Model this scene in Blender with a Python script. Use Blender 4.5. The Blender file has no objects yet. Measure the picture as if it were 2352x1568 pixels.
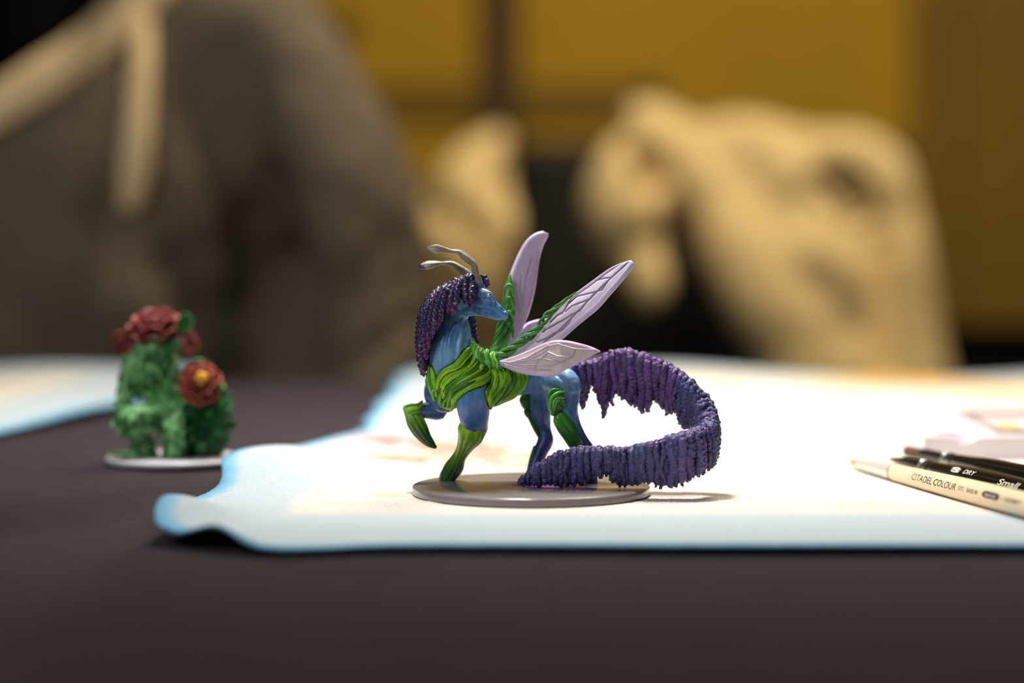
import bpy, math, random
import numpy as np
from mathutils import Vector, Matrix, noise as mnoise
from mathutils.bvhtree import BVHTree
from mathutils.kdtree import KDTree

random.seed(7); RNG = np.random.default_rng(7)
SC = bpy.context.scene
COL = SC.collection

# ------------------------------------------------------------------ camera
LENS = 85.0
F = LENS / 36.0 * 2352
PITCH = math.atan(304 / F)
CAM = np.array([-0.006, -0.7594, 0.0914])
cd = bpy.data.cameras.new('camera'); cam = bpy.data.objects.new('camera', cd); COL.objects.link(cam)
cd.lens = LENS; cd.sensor_width = 36; cd.clip_start = 0.01; cd.clip_end = 30
cam.location = CAM; cam.rotation_euler = (math.pi / 2 - PITCH, 0, 0)
cd.dof.use_dof = True; cd.dof.focus_distance = 0.757; cd.dof.aperture_fstop = 4.2; cd.dof.aperture_blades = 0
SC.camera = cam

# ------------------------------------------------------------------ world, lamps, exposure
wd = bpy.data.worlds.new('world'); SC.world = wd; wd.use_nodes = True
bg = wd.node_tree.nodes['Background']; bg.inputs[0].default_value = (0.95, 0.9, 0.85, 1); bg.inputs[1].default_value = 0.035

def area(name, loc, target, size, power, color, sy=None, spread=180):
    l = bpy.data.lights.new(name, 'AREA'); l.shape = 'RECTANGLE' if sy else 'DISK'
    l.size = size
    if sy: l.size_y = sy
    l.energy = power; l.color = color; l.spread = math.radians(spread)
    o = bpy.data.objects.new(name, l); COL.objects.link(o); o.location = loc
    o.rotation_euler = (Vector(target) - Vector(loc)).to_track_quat('-Z', 'Y').to_euler()
    return o
area('desk_lamp_light', (-0.06, 0.17, 0.62), (0.06, 0.22, 0.0), 0.12, 2.1, (1.0, 0.97, 0.92), spread=80)
area('ceiling_light_tables', (0.45, 1.05, 1.75), (0.15, 1.75, 0.1), 0.7, 38, (1.0, 0.84, 0.58))
area('fill_light_front', (-0.65, -0.75, 0.85), (0.0, 0.0, 0.03), 0.6, 6.2, (0.98, 0.98, 1.0))  # soft fill added to brighten the figurine's front, not a real source

vs = SC.view_settings
SC.display_settings.display_device = 'sRGB'
vs.view_transform = 'Standard'; vs.look = 'None'; vs.exposure = 0.0; vs.gamma = 1.0; vs.use_curve_mapping = False

# ------------------------------------------------------------------ helpers
FW = np.array([0, math.cos(PITCH), -math.sin(PITCH)]); UP = np.array([0, math.sin(PITCH), math.cos(PITCH)])
def ray(px, py): return FW + np.array([1, 0, 0]) * (px - 1176) / F + UP * (784 - py) / F
def W(px, py, Y):                     # point of the scene at world depth Y (metres)
    d = ray(px, py); return CAM + d * ((Y - CAM[1]) / d[1])
def T(px, py, z=0.0):                 # point of the scene at height z
    d = ray(px, py); return CAM + d * ((z - CAM[2]) / d[2])
def PXM(Y): return (Y - CAM[1]) / F   # metres per photo pixel at depth Y
def topx(P):
    v = np.asarray(P) - CAM; z = v @ FW
    return np.stack([1176 + F * v[..., 0] / z, 784 - F * (v @ UP) / z], -1)

def lin(c):
    c = np.asarray(c, float) / 255.0
    return np.where(c <= 0.04045, c / 12.92, ((c + 0.055) / 1.055) ** 2.4)
def L4(c): return tuple(lin(c)) + (1.0,)

def mat(name, col=(128, 128, 128), rough=0.5, spec=0.5, nscale=0, namt=0.0, col2=None, bump=0, bscale=800, attr=None, coat=0, sheen=0, sss=0, metal=0, detail=4):
    m = bpy.data.materials.new(name); m.use_nodes = True
    nt = m.node_tree; N = nt.nodes; Lk = nt.links; b = N['Principled BSDF']
    b.inputs['Roughness'].default_value = rough; b.inputs['Specular IOR Level'].default_value = spec
    b.inputs['Coat Weight'].default_value = coat; b.inputs['Coat Roughness'].default_value = 0.12
    b.inputs['Sheen Weight'].default_value = sheen; b.inputs['Metallic'].default_value = metal
    if sss:
        b.inputs['Subsurface Weight'].default_value = sss; b.inputs['Subsurface Radius'].default_value = (0.001, 0.001, 0.001); b.inputs['Subsurface Scale'].default_value = 1.0
    tc = N.new('ShaderNodeTexCoord')
    if attr:
        a = N.new('ShaderNodeAttribute'); a.attribute_name = attr; src = a.outputs['Color']
    else:
        r = N.new('ShaderNodeRGB'); r.outputs[0].default_value = L4(col); src = r.outputs[0]
    if nscale:
        n = N.new('ShaderNodeTexNoise'); n.inputs['Scale'].default_value = nscale; n.inputs['Detail'].default_value = detail
        Lk.new(tc.outputs['Object'], n.inputs['Vector'])
        if col2 is not None:
            cr = N.new('ShaderNodeValToRGB'); cr.color_ramp.elements[0].position = 0.35; cr.color_ramp.elements[1].position = 0.7
            Lk.new(n.outputs['Fac'], cr.inputs['Fac'])
            mx = N.new('ShaderNodeMix'); mx.data_type = 'RGBA'; mx.inputs['B'].default_value = L4(col2)
            Lk.new(cr.outputs['Color'], mx.inputs['Factor']); Lk.new(src, mx.inputs['A']); src = mx.outputs['Result']
        if namt:
            mr = N.new('ShaderNodeMapRange'); mr.inputs['From Min'].default_value = 0.25; mr.inputs['From Max'].default_value = 0.75
            mr.inputs['To Min'].default_value = 1 - namt; mr.inputs['To Max'].default_value = 1 + namt
            Lk.new(n.outputs['Fac'], mr.inputs['Value'])
            vm = N.new('ShaderNodeVectorMath'); vm.operation = 'SCALE'
            Lk.new(src, vm.inputs[0]); Lk.new(mr.outputs[0], vm.inputs['Scale']); src = vm.outputs[0]
    Lk.new(src, b.inputs['Base Color'])
    if bump:
        n2 = N.new('ShaderNodeTexNoise'); n2.inputs['Scale'].default_value = bscale; n2.inputs['Detail'].default_value = 5
        Lk.new(tc.outputs['Object'], n2.inputs['Vector'])
        bp = N.new('ShaderNodeBump'); bp.inputs['Strength'].default_value = min(1, bump); bp.inputs['Distance'].default_value = 1.0 / bscale
        Lk.new(n2.outputs['Fac'], bp.inputs['Height']); Lk.new(bp.outputs[0], b.inputs['Normal'])
    return m

def cr(P, n, closed=False):
    P = np.asarray(P, float)
    if len(P) == 2:
        t = np.linspace(0, 1, n)[:, None]; return P[0] * (1 - t) + P[1] * t
    Q = np.vstack([2 * P[0] - P[1], P, 2 * P[-1] - P[-2]])
    # spread samples by length of the first three columns
    seg = np.linalg.norm(np.diff(P[:, :3], axis=0), axis=1) + 1e-9
    s = np.concatenate([[0], np.cumsum(seg)]); tt = np.linspace(0, s[-1], n)
    i = np.clip(np.searchsorted(s, tt, side='right') - 1, 0, len(P) - 2)
    u = ((tt - s[i]) / seg[i])[:, None]
    p0, p1, p2, p3 = Q[i], Q[i + 1], Q[i + 2], Q[i + 3]
    return 0.5 * ((2 * p1) + (-p0 + p2) * u + (2 * p0 - 5 * p1 + 4 * p2 - p3) * u ** 2 + (-p0 + 3 * p1 - 3 * p2 + p3) * u ** 3)

def nrm(v): return v / (np.linalg.norm(v, axis=-1, keepdims=True) + 1e-15)

def sweep(C, R, seg=12, k=1.0, frame='y', disp=None, cap=3):
    """closed tube along C (n,3) with radii R (n,), k = depth factor of the section"""
    C = np.asarray(C, float); R = np.asarray(R, float); n = len(C)
    K = np.broadcast_to(np.asarray(k, float), (n,)).copy()
    t = nrm(np.gradient(C, axis=0))
    if frame == 'y':
        n1 = nrm(np.cross(t, np.array([0, 1, 0])) + 1e-9)
        for i in range(1, n):
            if n1[i] @ n1[i - 1] < 0: n1[i] *= -1
    else:
        a = np.array([0, 1, 0]) if abs(t[0][1]) < 0.9 else np.array([1, 0, 0])
        n1 = np.zeros_like(C); v = np.cross(t[0], a); v /= np.linalg.norm(v); n1[0] = v
        for i in range(1, n):
            v = v - t[i] * (v @ t[i]); v /= np.linalg.norm(v) + 1e-15; n1[i] = v
    n2 = nrm(np.cross(t, n1))
    if cap:
        a = np.linspace(0, math.pi / 2, cap + 1)[:-1]
        def ext(C0, tt, R0, N1, N2, K0, sgn):
            out = []
            for x in a[::-1] if sgn < 0 else a:
                out.append((C0 + sgn * tt * R0 * math.sin(x) * 0.9, R0 * math.cos(x), N1, N2, K0))
            return out
        rows = ext(C[0], t[0], R[0], n1[0], n2[0], K[0], -1)[:-1] + [(C[i], R[i], n1[i], n2[i], K[i]) for i in range(n)] + ext(C[-1], t[-1], R[-1], n1[-1], n2[-1], K[-1], 1)[1:]
        i0 = cap - 1
        C2 = np.array([r[0] for r in rows]); R2 = np.array([r[1] for r in rows]); N1 = np.array([r[2] for r in rows]); N2 = np.array([r[3] for r in rows]); K2 = np.array([r[4] for r in rows])
        idx = np.clip(np.arange(len(rows)) - i0, 0, n - 1)
    else:
        C2, R2, N1, N2, K2 = C, R, n1, n2, K; idx = np.arange(n)
    m = len(C2); th = np.linspace(0, 2 * math.pi, seg, endpoint=False)
    s = np.concatenate([[0], np.cumsum(np.linalg.norm(np.diff(C, axis=0), axis=1))])[idx]
    RR = R2[:, None] * np.ones(seg)
    if disp is not None: RR = RR * (1 + disp(s[:, None], th[None, :]))
    V = C2[:, None, :] + RR[..., None] * (np.cos(th)[None, :, None] * N1[:, None, :] + np.sin(th)[None, :, None] * N2[:, None, :] * K2[:, None, None])
    V = V.reshape(-1, 3)
    i = np.arange(m - 1)[:, None]; j = np.arange(seg)[None, :]; j2 = (j + 1) % seg
    Fc = np.stack([i * seg + j, i * seg + j2, (i + 1) * seg + j2, (i + 1) * seg + j], -1).reshape(-1, 4).tolist()
    V = np.vstack([V, C2[0] - t[0] * R2[0] * 0.3, C2[-1] + t[-1] * R2[-1] * 0.3]); a0 = m * seg
    for q in range(seg):
        Fc.append([a0, (q + 1) % seg, q]); Fc.append([a0 + 1, (m - 1) * seg + q, (m - 1) * seg + (q + 1) % seg])
    return V, Fc

def ptube(pts, n=24, seg=12, k=1.0, **kw):
    """tube from rows (px, py, Y_mm, r_px)"""
    A = cr(np.array([list(map(float, p[:4])) for p in pts]), n)
    C = np.array([W(a[0], a[1], a[2] * 1e-3) for a in A]); R = np.array([max(a[3], 0.3) * PXM(a[2] * 1e-3) for a in A])
    return sweep(C, R, seg, k, **kw)

def ball(c, r, seg=16, rings=10):
    c = np.asarray(c); r = np.broadcast_to(np.asarray(r, float), (3,))
    V = []; Fc = []
    for i in range(1, rings):
        a = math.pi * i / rings
        for j in range(seg):
            b = 2 * math.pi * j / seg
            V.append([math.sin(a) * math.cos(b), math.sin(a) * math.sin(b), math.cos(a)])
    V += [[0, 0, 1], [0, 0, -1]]; V = np.array(V) * r + c
    for i in range(rings - 2):
        for j in range(seg):
            j2 = (j + 1) % seg; Fc.append([i * seg + j, (i + 1) * seg + j, (i + 1) * seg + j2, i * seg + j2])
    t = len(V) - 2
    for j in range(seg):
        j2 = (j + 1) % seg; Fc.append([t, j, j2]); Fc.append([t + 1, (rings - 2) * seg + j2, (rings - 2) * seg + j])
    return V, Fc

def boxm(c, s, rot=0.0):
    c = np.asarray(c, float); h = np.asarray(s, float) / 2
    V = np.array([[x, y, z] for x in (-1, 1) for y in (-1, 1) for z in (-1, 1)]) * h
    if rot: ca, sa = math.cos(rot), math.sin(rot); V = V @ np.array([[ca, sa, 0], [-sa, ca, 0], [0, 0, 1]])
    return V + c, [[0, 1, 3, 2], [4, 6, 7, 5], [0, 4, 5, 1], [2, 3, 7, 6], [0, 2, 6, 4], [1, 5, 7, 3]]

def grid_faces(nu, nv, off=0, flip=False):
    i = np.arange(nu - 1)[:, None]; j = np.arange(nv - 1)[None, :]
    q = np.stack([i * nv + j, (i + 1) * nv + j, (i + 1) * nv + j + 1, i * nv + j + 1], -1).reshape(-1, 4) + off
    if flip: q = q[:, ::-1]
    return q.tolist()

def lathe(prof, seg=48, axis='z'):
    """prof rows (radius, height); closed at both ends"""
    V = []; Fc = []; n = len(prof)
    th = np.linspace(0, 2 * math.pi, seg, endpoint=False)
    for r, h in prof:
        for a in th:
            V.append([r * math.cos(a), r * math.sin(a), h] if axis == 'z' else [h, r * math.cos(a), r * math.sin(a)])
    for i in range(n - 1):
        for j in range(seg):
            j2 = (j + 1) % seg; Fc.append([i * seg + j, i * seg + j2, (i + 1) * seg + j2, (i + 1) * seg + j])
    Fc.append(list(range(seg))[::-1]); Fc.append([(n - 1) * seg + j for j in range(seg)])
    return np.array(V), Fc

class MB:
    def __init__(s): s.V = []; s.F = []; s.C = []; s.n = 0
    def add(s, VF, col=None):
        V, Fc = VF; V = np.asarray(V, float)
        s.V.append(V); o = s.n
        s.F += [[i + o for i in f] for f in Fc]; s.n += len(V)
        if col is not None:
            c = np.asarray(col, float)
            s.C.append(np.broadcast_to(c, (len(V), 3)) if c.ndim == 1 else c)
        return s
    def build(s, name, m, parent=None, smooth=True, bevel=0, kind=None):
        V = np.vstack(s.V)
        return mkobj(name, V, s.F, m, parent, smooth, np.vstack(s.C) if s.C else None, bevel, kind)

def origin(o):
    v = np.zeros(3)
    while o is not None: v = v + np.array(o.location); o = o.parent
    return v

def mkobj(name, V, Fc, m, parent=None, smooth=True, colors=None, bevel=0, kind=None, at=None):
    me = bpy.data.meshes.new(name)
    base = origin(parent) if parent is not None else (np.asarray(at, float) if at is not None else np.zeros(3))
    me.from_pydata((np.asarray(V) - base).tolist(), [], Fc)
    if m is not None: me.materials.append(m)
    if smooth: me.polygons.foreach_set('use_smooth', [True] * len(me.polygons))
    if colors is not None:
        ca = me.color_attributes.new('paint', 'FLOAT_COLOR', 'POINT')
        ca.data.foreach_set('color', np.hstack([colors, np.ones((len(colors), 1))]).astype(np.float32).ravel())
    me.update()
    o = bpy.data.objects.new(name, me); COL.objects.link(o)
    if parent is not None: o.parent = parent
    elif at is not None: o.location = base
    if bevel:
        b = o.modifiers.new('bevel', 'BEVEL'); b.width = bevel; b.segments = 2; b.limit_method = 'ANGLE'
    if kind: o['kind'] = kind
    return o

def thing(name, label, cat, loc=(0, 0, 0), group=None):
    o = bpy.data.objects.new(name, None); COL.objects.link(o); o.location = loc; o.empty_display_size = 0.02
    return tag(o, label, cat, group)
def tag(o, label, cat, group=None):
    o['label'] = label; o['category'] = cat
    if group: o['group'] = group
    return o

def union(parts, voxel, smooth=2):
    mb = MB()
    for p in parts: mb.add(p)
    me = bpy.data.meshes.new('tmp'); me.from_pydata(np.vstack(mb.V).tolist(), [], mb.F); me.update()
    o = bpy.data.objects.new('tmp', me); COL.objects.link(o)
    r = o.modifiers.new('r', 'REMESH'); r.mode = 'VOXEL'; r.voxel_size = voxel; r.adaptivity = 0
    if smooth:
        s = o.modifiers.new('s', 'SMOOTH'); s.factor = 0.5; s.iterations = smooth
    dg = bpy.context.evaluated_depsgraph_get(); dg.update()
    ev = o.evaluated_get(dg); m2 = ev.to_mesh()
    V = np.empty(len(m2.vertices) * 3); m2.vertices.foreach_get('co', V); V = V.reshape(-1, 3)
    Nn = np.empty(len(m2.vertices) * 3); m2.vertices.foreach_get('normal', Nn); Nn = Nn.reshape(-1, 3)
    Fc = [list(p.vertices) for p in m2.polygons]
    ev.to_mesh_clear(); bpy.data.objects.remove(o); bpy.data.meshes.remove(me)
    return V, Fc, Nn

def fbm(V, scale, octv=3, seed=0.0):
    return np.array([mnoise.fractal(Vector((v[0] * scale + seed, v[1] * scale - seed, v[2] * scale + 2 * seed)), 1.0, 2.0, octv) for v in V])

def seg_dist(P, L):
    """distance of 2-D points to a polyline"""
    L = np.asarray(L, float); d = np.full(len(P), 1e9)
    for a, b in zip(L[:-1], L[1:]):
        ab = b - a; t = np.clip(((P - a) @ ab) / (ab @ ab + 1e-12), 0, 1)
        d = np.minimum(d, np.linalg.norm(P - (a + t[:, None] * ab), axis=1))
    return d

def smooth01(x): x = np.clip(x, 0, 1); return x * x * (3 - 2 * x)

# ------------------------------------------------------------------ setting: floor, walls
M_floor = mat('floor_grey', (46, 40, 36), 0.7, nscale=8, namt=0.2)
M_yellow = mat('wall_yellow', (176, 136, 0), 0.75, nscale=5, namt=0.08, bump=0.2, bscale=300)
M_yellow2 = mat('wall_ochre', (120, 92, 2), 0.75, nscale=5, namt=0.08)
M_dark = mat('wall_dark', (20, 18, 16), 0.8, nscale=4, namt=0.2)
M_post = mat('post_brown', (62, 44, 14), 0.7, nscale=14, namt=0.15)

def struct(name, mb, m, parent=None, **kw):
    o = mb.build(name, m, parent, smooth=False, **kw)
    if parent is None: o['kind'] = 'structure'
    return o
FZ = -0.74; WY = 2.72
struct('floor', MB().add(boxm((0, 1.0, FZ - 0.02), (5, 5.2, 0.04))), M_floor)
struct('wall_left', MB().add(boxm((-2.45, 1.0, 0.63), (0.1, 5.2, 2.78))), M_dark)
wb = struct('wall_back', MB().add(boxm((0, WY + 0.09, 0.63), (5, 0.06, 2.78))), M_dark)
def wx(px): return W(px, 480, WY)[0]
def wz(py): return W(1176, py, WY)[2]
# yellow panels of the partition standing in front of the dark back wall
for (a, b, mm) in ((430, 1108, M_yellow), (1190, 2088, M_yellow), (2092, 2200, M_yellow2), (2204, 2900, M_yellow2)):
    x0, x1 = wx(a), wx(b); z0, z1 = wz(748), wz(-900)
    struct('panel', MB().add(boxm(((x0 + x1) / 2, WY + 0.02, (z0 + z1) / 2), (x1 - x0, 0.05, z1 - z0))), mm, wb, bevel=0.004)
struct('post', MB().add(boxm((wx(1149), WY + 0.005, (wz(330) + wz(-900)) / 2), (wx(1188) - wx(1110), 0.07, wz(-900) - wz(330)))), M_post, wb, bevel=0.005)
struct('rail', MB().add(boxm(((wx(430) + wx(1500)) / 2, WY - 0.006, (wz(190) + wz(285)) / 2), (wx(1500) - wx(430), 0.012, wz(190) - wz(285)))), M_yellow2, wb, bevel=0.003)
for (a, b) in ((790, 65), (1490, 215)):
    V, Fc = lathe([(0.004, 0), (0.014, 0.004), (0.02, 0.014), (0.018, 0.024), (0.006, 0.028)], 20)
    V = np.stack([V[:, 0] + wx(a), WY - 0.004 - V[:, 2], V[:, 1] + wz(b)], 1)
    mkobj('knob', V, [f[::-1] for f in Fc], M_post, wb)
struct('wall_right', MB().add(boxm((2.45, 1.0, 0.63), (0.1, 5.2, 2.78))), M_dark)

# ------------------------------------------------------------------ table and dark cloth
TX0, TX1, TY0, TY1 = -0.85, 0.85, -0.42, 0.54
def cloth_z(x, y):
    # soft fold step that runs from the left to the corner of the pad, and low swells
    x = np.asarray(x); y = np.asarray(y)
    line = 0.0 + 0.9 * (x + 0.165)
    st = -0.0080 * (1 - smooth01((y - line + 0.03) / 0.034)) * (1 - smooth01((x + 0.135) / 0.035))
    sw = 0.0010 * np.sin(7 * x + 11 * y + 1) + 0.0008 * np.sin(17 * y - 5 * x)
    sw = sw * smooth01((np.abs(x - 0.02) - 0.12) / 0.1) - 0.001
    return st + sw
table = thing('table', 'long folding table under the dark cloth', 'table', (0, 0.06, FZ))
M_tabtop = mat('table_board', (90, 80, 70), 0.6, nscale=20, namt=0.1)
M_leg = mat('table_leg_metal', (60, 60, 62), 0.4, metal=0.8, nscale=30, namt=0.1)
MB().add(boxm(((TX0 + TX1) / 2, (TY0 + TY1) / 2, -0.030), (TX1 - TX0 - 0.02, TY1 - TY0 - 0.02, 0.026))).build('tabletop', M_tabtop, table, False, 0.004)
for sx in (TX0 + 0.08, TX1 - 0.08):
    for sy in (TY0 + 0.08, TY1 - 0.08):
        V, Fc = lathe([(0.016, 0), (0.014, 0.01), (0.014, -FZ - 0.036)], 16); mkobj('leg', V + np.array([sx, sy, FZ]), Fc, M_leg, table)

def fabric(name, col, weave, sheen, rough, bstr):
    m = mat(name, col, rough, 0.15, nscale=60, namt=0.12, sheen=sheen)
    nt = m.node_tree; N = nt.nodes; Lk = nt.links; b = N['Principled BSDF']
    tc = N.new('ShaderNodeTexCoord'); n = N.new('ShaderNodeTexNoise'); n.inputs['Scale'].default_value = weave; n.inputs['Detail'].default_value = 6; n.inputs['Roughness'].default_value = 0.65
    Lk.new(tc.outputs['Object'], n.inputs['Vector'])
    bp = N.new('ShaderNodeBump'); bp.inputs['Strength'].default_value = bstr; bp.inputs['Distance'].default_value = 0.0011
    Lk.new(n.outputs['Fac'], bp.inputs['Height']); Lk.new(bp.outputs[0], b.inputs['Normal'])
    b.inputs['Sheen Roughness'].default_value = 0.3; b.inputs['Sheen Tint'].default_value = (0.85, 0.72, 0.85, 1)
    return m
M_cloth = fabric('dark_cloth', (58, 49, 53), 1500, 0.05, 0.9, 0.9)
nx, ny = 240, 240
xs = np.linspace(TX0 - 0.004, TX1 + 0.004, nx); ys = np.linspace(TY0 - 0.004, TY1 + 0.004, ny)
X, Y = np.meshgrid(xs, ys, indexing='ij')
Z = cloth_z(X, Y)
V = np.stack([X, Y, Z], -1).reshape(-1, 3); Fc = grid_faces(nx, ny)
# hanging skirt round the table: each border vertex drops with folds
border = [(i, 0) for i in range(nx)] + [(nx - 1, j) for j in range(1, ny)] + [(i, ny - 1) for i in range(nx - 2, -1, -1)] + [(0, j) for j in range(ny - 2, 0, -1)]
VV = [V]; off = nx * ny; nb = len(border); prev = [i * ny + j for i, j in border]
cx, cy = (TX0 + TX1) / 2, (TY0 + TY1) / 2
for lv in range(1, 9):
    dz = 0.004 * min(lv, 2) + max(0, lv - 2) * 0.032; ring = []
    for q, (i, j) in enumerate(border):
        p = V[i * ny + j].copy(); a = np.array([(p[0] - cx) / (TX1 - TX0), (p[1] - cy) / (TY1 - TY0)]); a = np.sign(a) * (np.abs(a) > 0.4985)
        wv = 0.004 * min(lv, 2) + 0.012 * (lv / 8) * (1 + math.sin(q * 0.17) + 0.4 * math.sin(q * 0.41))
        p[0] += a[0] * wv; p[1] += a[1] * wv; p[2] -= dz; ring.append(p)
    VV.append(np.array(ring)); cur = list(range(off, off + nb)); off += nb
    for q in range(nb):
        q2 = (q + 1) % nb; Fc.append([prev[q], cur[q], cur[q2], prev[q2]])
    prev = cur
tag(mkobj('tablecloth', np.vstack(VV), Fc, M_cloth), 'dark grey-brown cloth spread over the whole table', 'tablecloth')

# ------------------------------------------------------------------ absorbent pads
def pad_material(name, flip=False):
    m = bpy.data.materials.new(name); m.use_nodes = True; nt = m.node_tree; N = nt.nodes; Lk = nt.links; b = N['Principled BSDF']
    b.inputs['Roughness'].default_value = 0.9; b.inputs['Specular IOR Level'].default_value = 0.15
    tc = N.new('ShaderNodeTexCoord')
    at = N.new('ShaderNodeAttribute'); at.attribute_name = 'edge'
    ns = N.new('ShaderNodeTexNoise'); ns.inputs['Scale'].default_value = 90; ns.inputs['Detail'].default_value = 6
    Lk.new(tc.outputs['Object'], ns.inputs['Vector'])
    # distance from the rim, with a slightly ragged line
    ad = N.new('ShaderNodeMath'); ad.operation = 'MULTIPLY_ADD'; ad.inputs[1].default_value = 0.004; 
    sb = N.new('ShaderNodeMath'); sb.operation = 'SUBTRACT'; sb.inputs[1].default_value = 0.5
    Lk.new(ns.outputs['Fac'], sb.inputs[0]); Lk.new(sb.outputs[0], ad.inputs[0]); Lk.new(at.outputs['Fac'], ad.inputs[2])
    rp = N.new('ShaderNodeValToRGB'); e = rp.color_ramp.elements
    mr = N.new('ShaderNodeMapRange'); mr.inputs['From Min'].default_value = 0; mr.inputs['From Max'].default_value = 0.05
    Lk.new(ad.outputs[0], mr.inputs['Value']); Lk.new(mr.outputs[0], rp.inputs['Fac'])
    e[0].position = 0.0; e[0].color = L4((96, 150, 186)); e[1].position = 0.07; e[1].color = L4((128, 178, 204))
    for p, c in ((0.13, (178, 192, 202)), (0.58, (186, 198, 206)), (0.70, (220, 214, 203)), (1.0, (222, 216, 206))):
        x = e.new(p); x.color = L4(c)
    src = rp.outputs['Color']
    # paint stains: position, radius, colour
    stains = [((-0.035, 0.16), 0.045, (168, 88, 62), 0.8), ((0.0, 0.10), 0.04, (176, 96, 72), 0.65), ((-0.045, 0.10), 0.03, (170, 92, 62), 0.75), ((-0.015, 0.13), 0.035, (178, 96, 74), 0.65), ((-0.045, -0.005), 0.008, (214, 200, 160), 0.6),
              ((0.20, 0.50), 0.05, (244, 180, 40), 0.95), ((0.235, 0.44), 0.035, (245, 190, 60), 0.9), ((0.16, 0.47), 0.03, (250, 214, 130), 0.7), ((0.165, 0.32), 0.018, (170, 215, 140), 0.85),
              ((0.152, 0.245), 0.012, (176, 110, 90), 0.9), ((0.182, 0.30), 0.02, (170, 120, 105), 0.85), ((0.178, 0.245), 0.009, (200, 140, 100), 0.9), ((0.30, 0.45), 0.05, (230, 170, 160), 0.6),
              ((0.09, 0.25), 0.03, (250, 200, 165), 0.5), ((0.10, 0.45), 0.03, (250, 200, 150), 0.4), ((0.10, -0.03), 0.012, (235, 205, 170), 0.35)] if not flip else []
    sx = N.new('ShaderNodeSeparateXYZ'); Lk.new(tc.outputs['Object'], sx.inputs[0])
    cx_ = N.new('ShaderNodeCombineXYZ'); Lk.new(sx.outputs[0], cx_.inputs[0]); Lk.new(sx.outputs[1], cx_.inputs[1])
    n3 = N.new('ShaderNodeTexNoise'); n3.inputs['Scale'].default_value = 140; n3.inputs['Detail'].default_value = 5; Lk.new(tc.outputs['Object'], n3.inputs['Vector'])
    for (p, r, c, s) in stains:
        vd = N.new('ShaderNodeVectorMath'); vd.operation = 'DISTANCE'; vd.inputs[1].default_value = (p[0], p[1], 0); Lk.new(cx_.outputs[0], vd.inputs[0])
        q = N.new('ShaderNodeMapRange'); q.interpolation_type = 'SMOOTHSTEP'; q.inputs['From Min'].default_value = r; q.inputs['From Max'].default_value = r * 0.35; Lk.new(vd.outputs['Value'], q.inputs['Value'])
        mu = N.new('ShaderNodeMath'); mu.operation = 'MULTIPLY'; Lk.new(q.outputs[0], mu.inputs[0]); 
        nr = N.new('ShaderNodeMapRange'); nr.inputs['From Min'].default_value = 0.3; nr.inputs['From Max'].default_value = 0.52; nr.inputs['To Max'].default_value = s; Lk.new(n3.outputs['Fac'], nr.inputs['Value']); Lk.new(nr.outputs[0], mu.inputs[1])
        mx = N.new('ShaderNodeMix'); mx.data_type = 'RGBA'; mx.inputs['B'].default_value = L4(c); Lk.new(mu.outputs[0], mx.inputs['Factor']); Lk.new(src, mx.inputs['A']); src = mx.outputs['Result']
    Lk.new(src, b.inputs['Base Color'])
    vo = N.new('ShaderNodeTexVoronoi'); vo.inputs['Scale'].default_value = 900; Lk.new(tc.outputs['Object'], vo.inputs['Vector'])
    n2 = N.new('ShaderNodeTexNoise'); n2.inputs['Scale'].default_value = 700; n2.inputs['Detail'].default_value = 4; Lk.new(tc.outputs['Object'], n2.inputs['Vector'])
    sm = N.new('ShaderNodeMath'); sm.operation = 'ADD'; Lk.new(vo.outputs['Distance'], sm.inputs[0]); Lk.new(n2.outputs['Fac'], sm.inputs[1])
    bp = N.new('ShaderNodeBump'); bp.inputs['Strength'].default_value = 0.8; bp.inputs['Distance'].default_value = 0.0007
    Lk.new(sm.outputs[0], bp.inputs['Height']); Lk.new(bp.outputs[0], b.inputs['Normal'])
    return m

def pad(name, label, m, us, vs_, pos, edge, zf, thick=0.0009):
    """us, vs_ grids; pos(u,v)->x,y ; edge(u,v)->metres from the rim; zf(x,y)"""
    U, Vv = np.meshgrid(us, vs_, indexing='ij'); x, y = pos(U, Vv); z = zf(x, y, U, Vv); e = edge(U, Vv)
    nu, nv = U.shape; top = np.stack([x, y, z + thick], -1).reshape(-1, 3); bot = np.stack([x, y, z], -1).reshape(-1, 3)
    Fc = grid_faces(nu, nv) + grid_faces(nu, nv, nu * nv, True); n = nu * nv
    bd = [(i, 0) for i in range(nu)] + [(nu - 1, j) for j in range(1, nv)] + [(i, nv - 1) for i in range(nu - 2, -1, -1)] + [(0, j) for j in range(nv - 2, 0, -1)]
    ix = [i * nv + j for i, j in bd]
    for q in range(len(ix)):
        a, b2 = ix[q], ix[(q + 1) % len(ix)]; Fc.append([a, a + n, b2 + n, b2])
    o = mkobj(name, np.vstack([top, bot]), Fc, m)
    at = o.data.attributes.new('edge', 'FLOAT', 'POINT'); at.data.foreach_set('value', np.concatenate([e.ravel(), e.ravel()]).astype(np.float32))
    return tag(o, label, 'pad')

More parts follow.
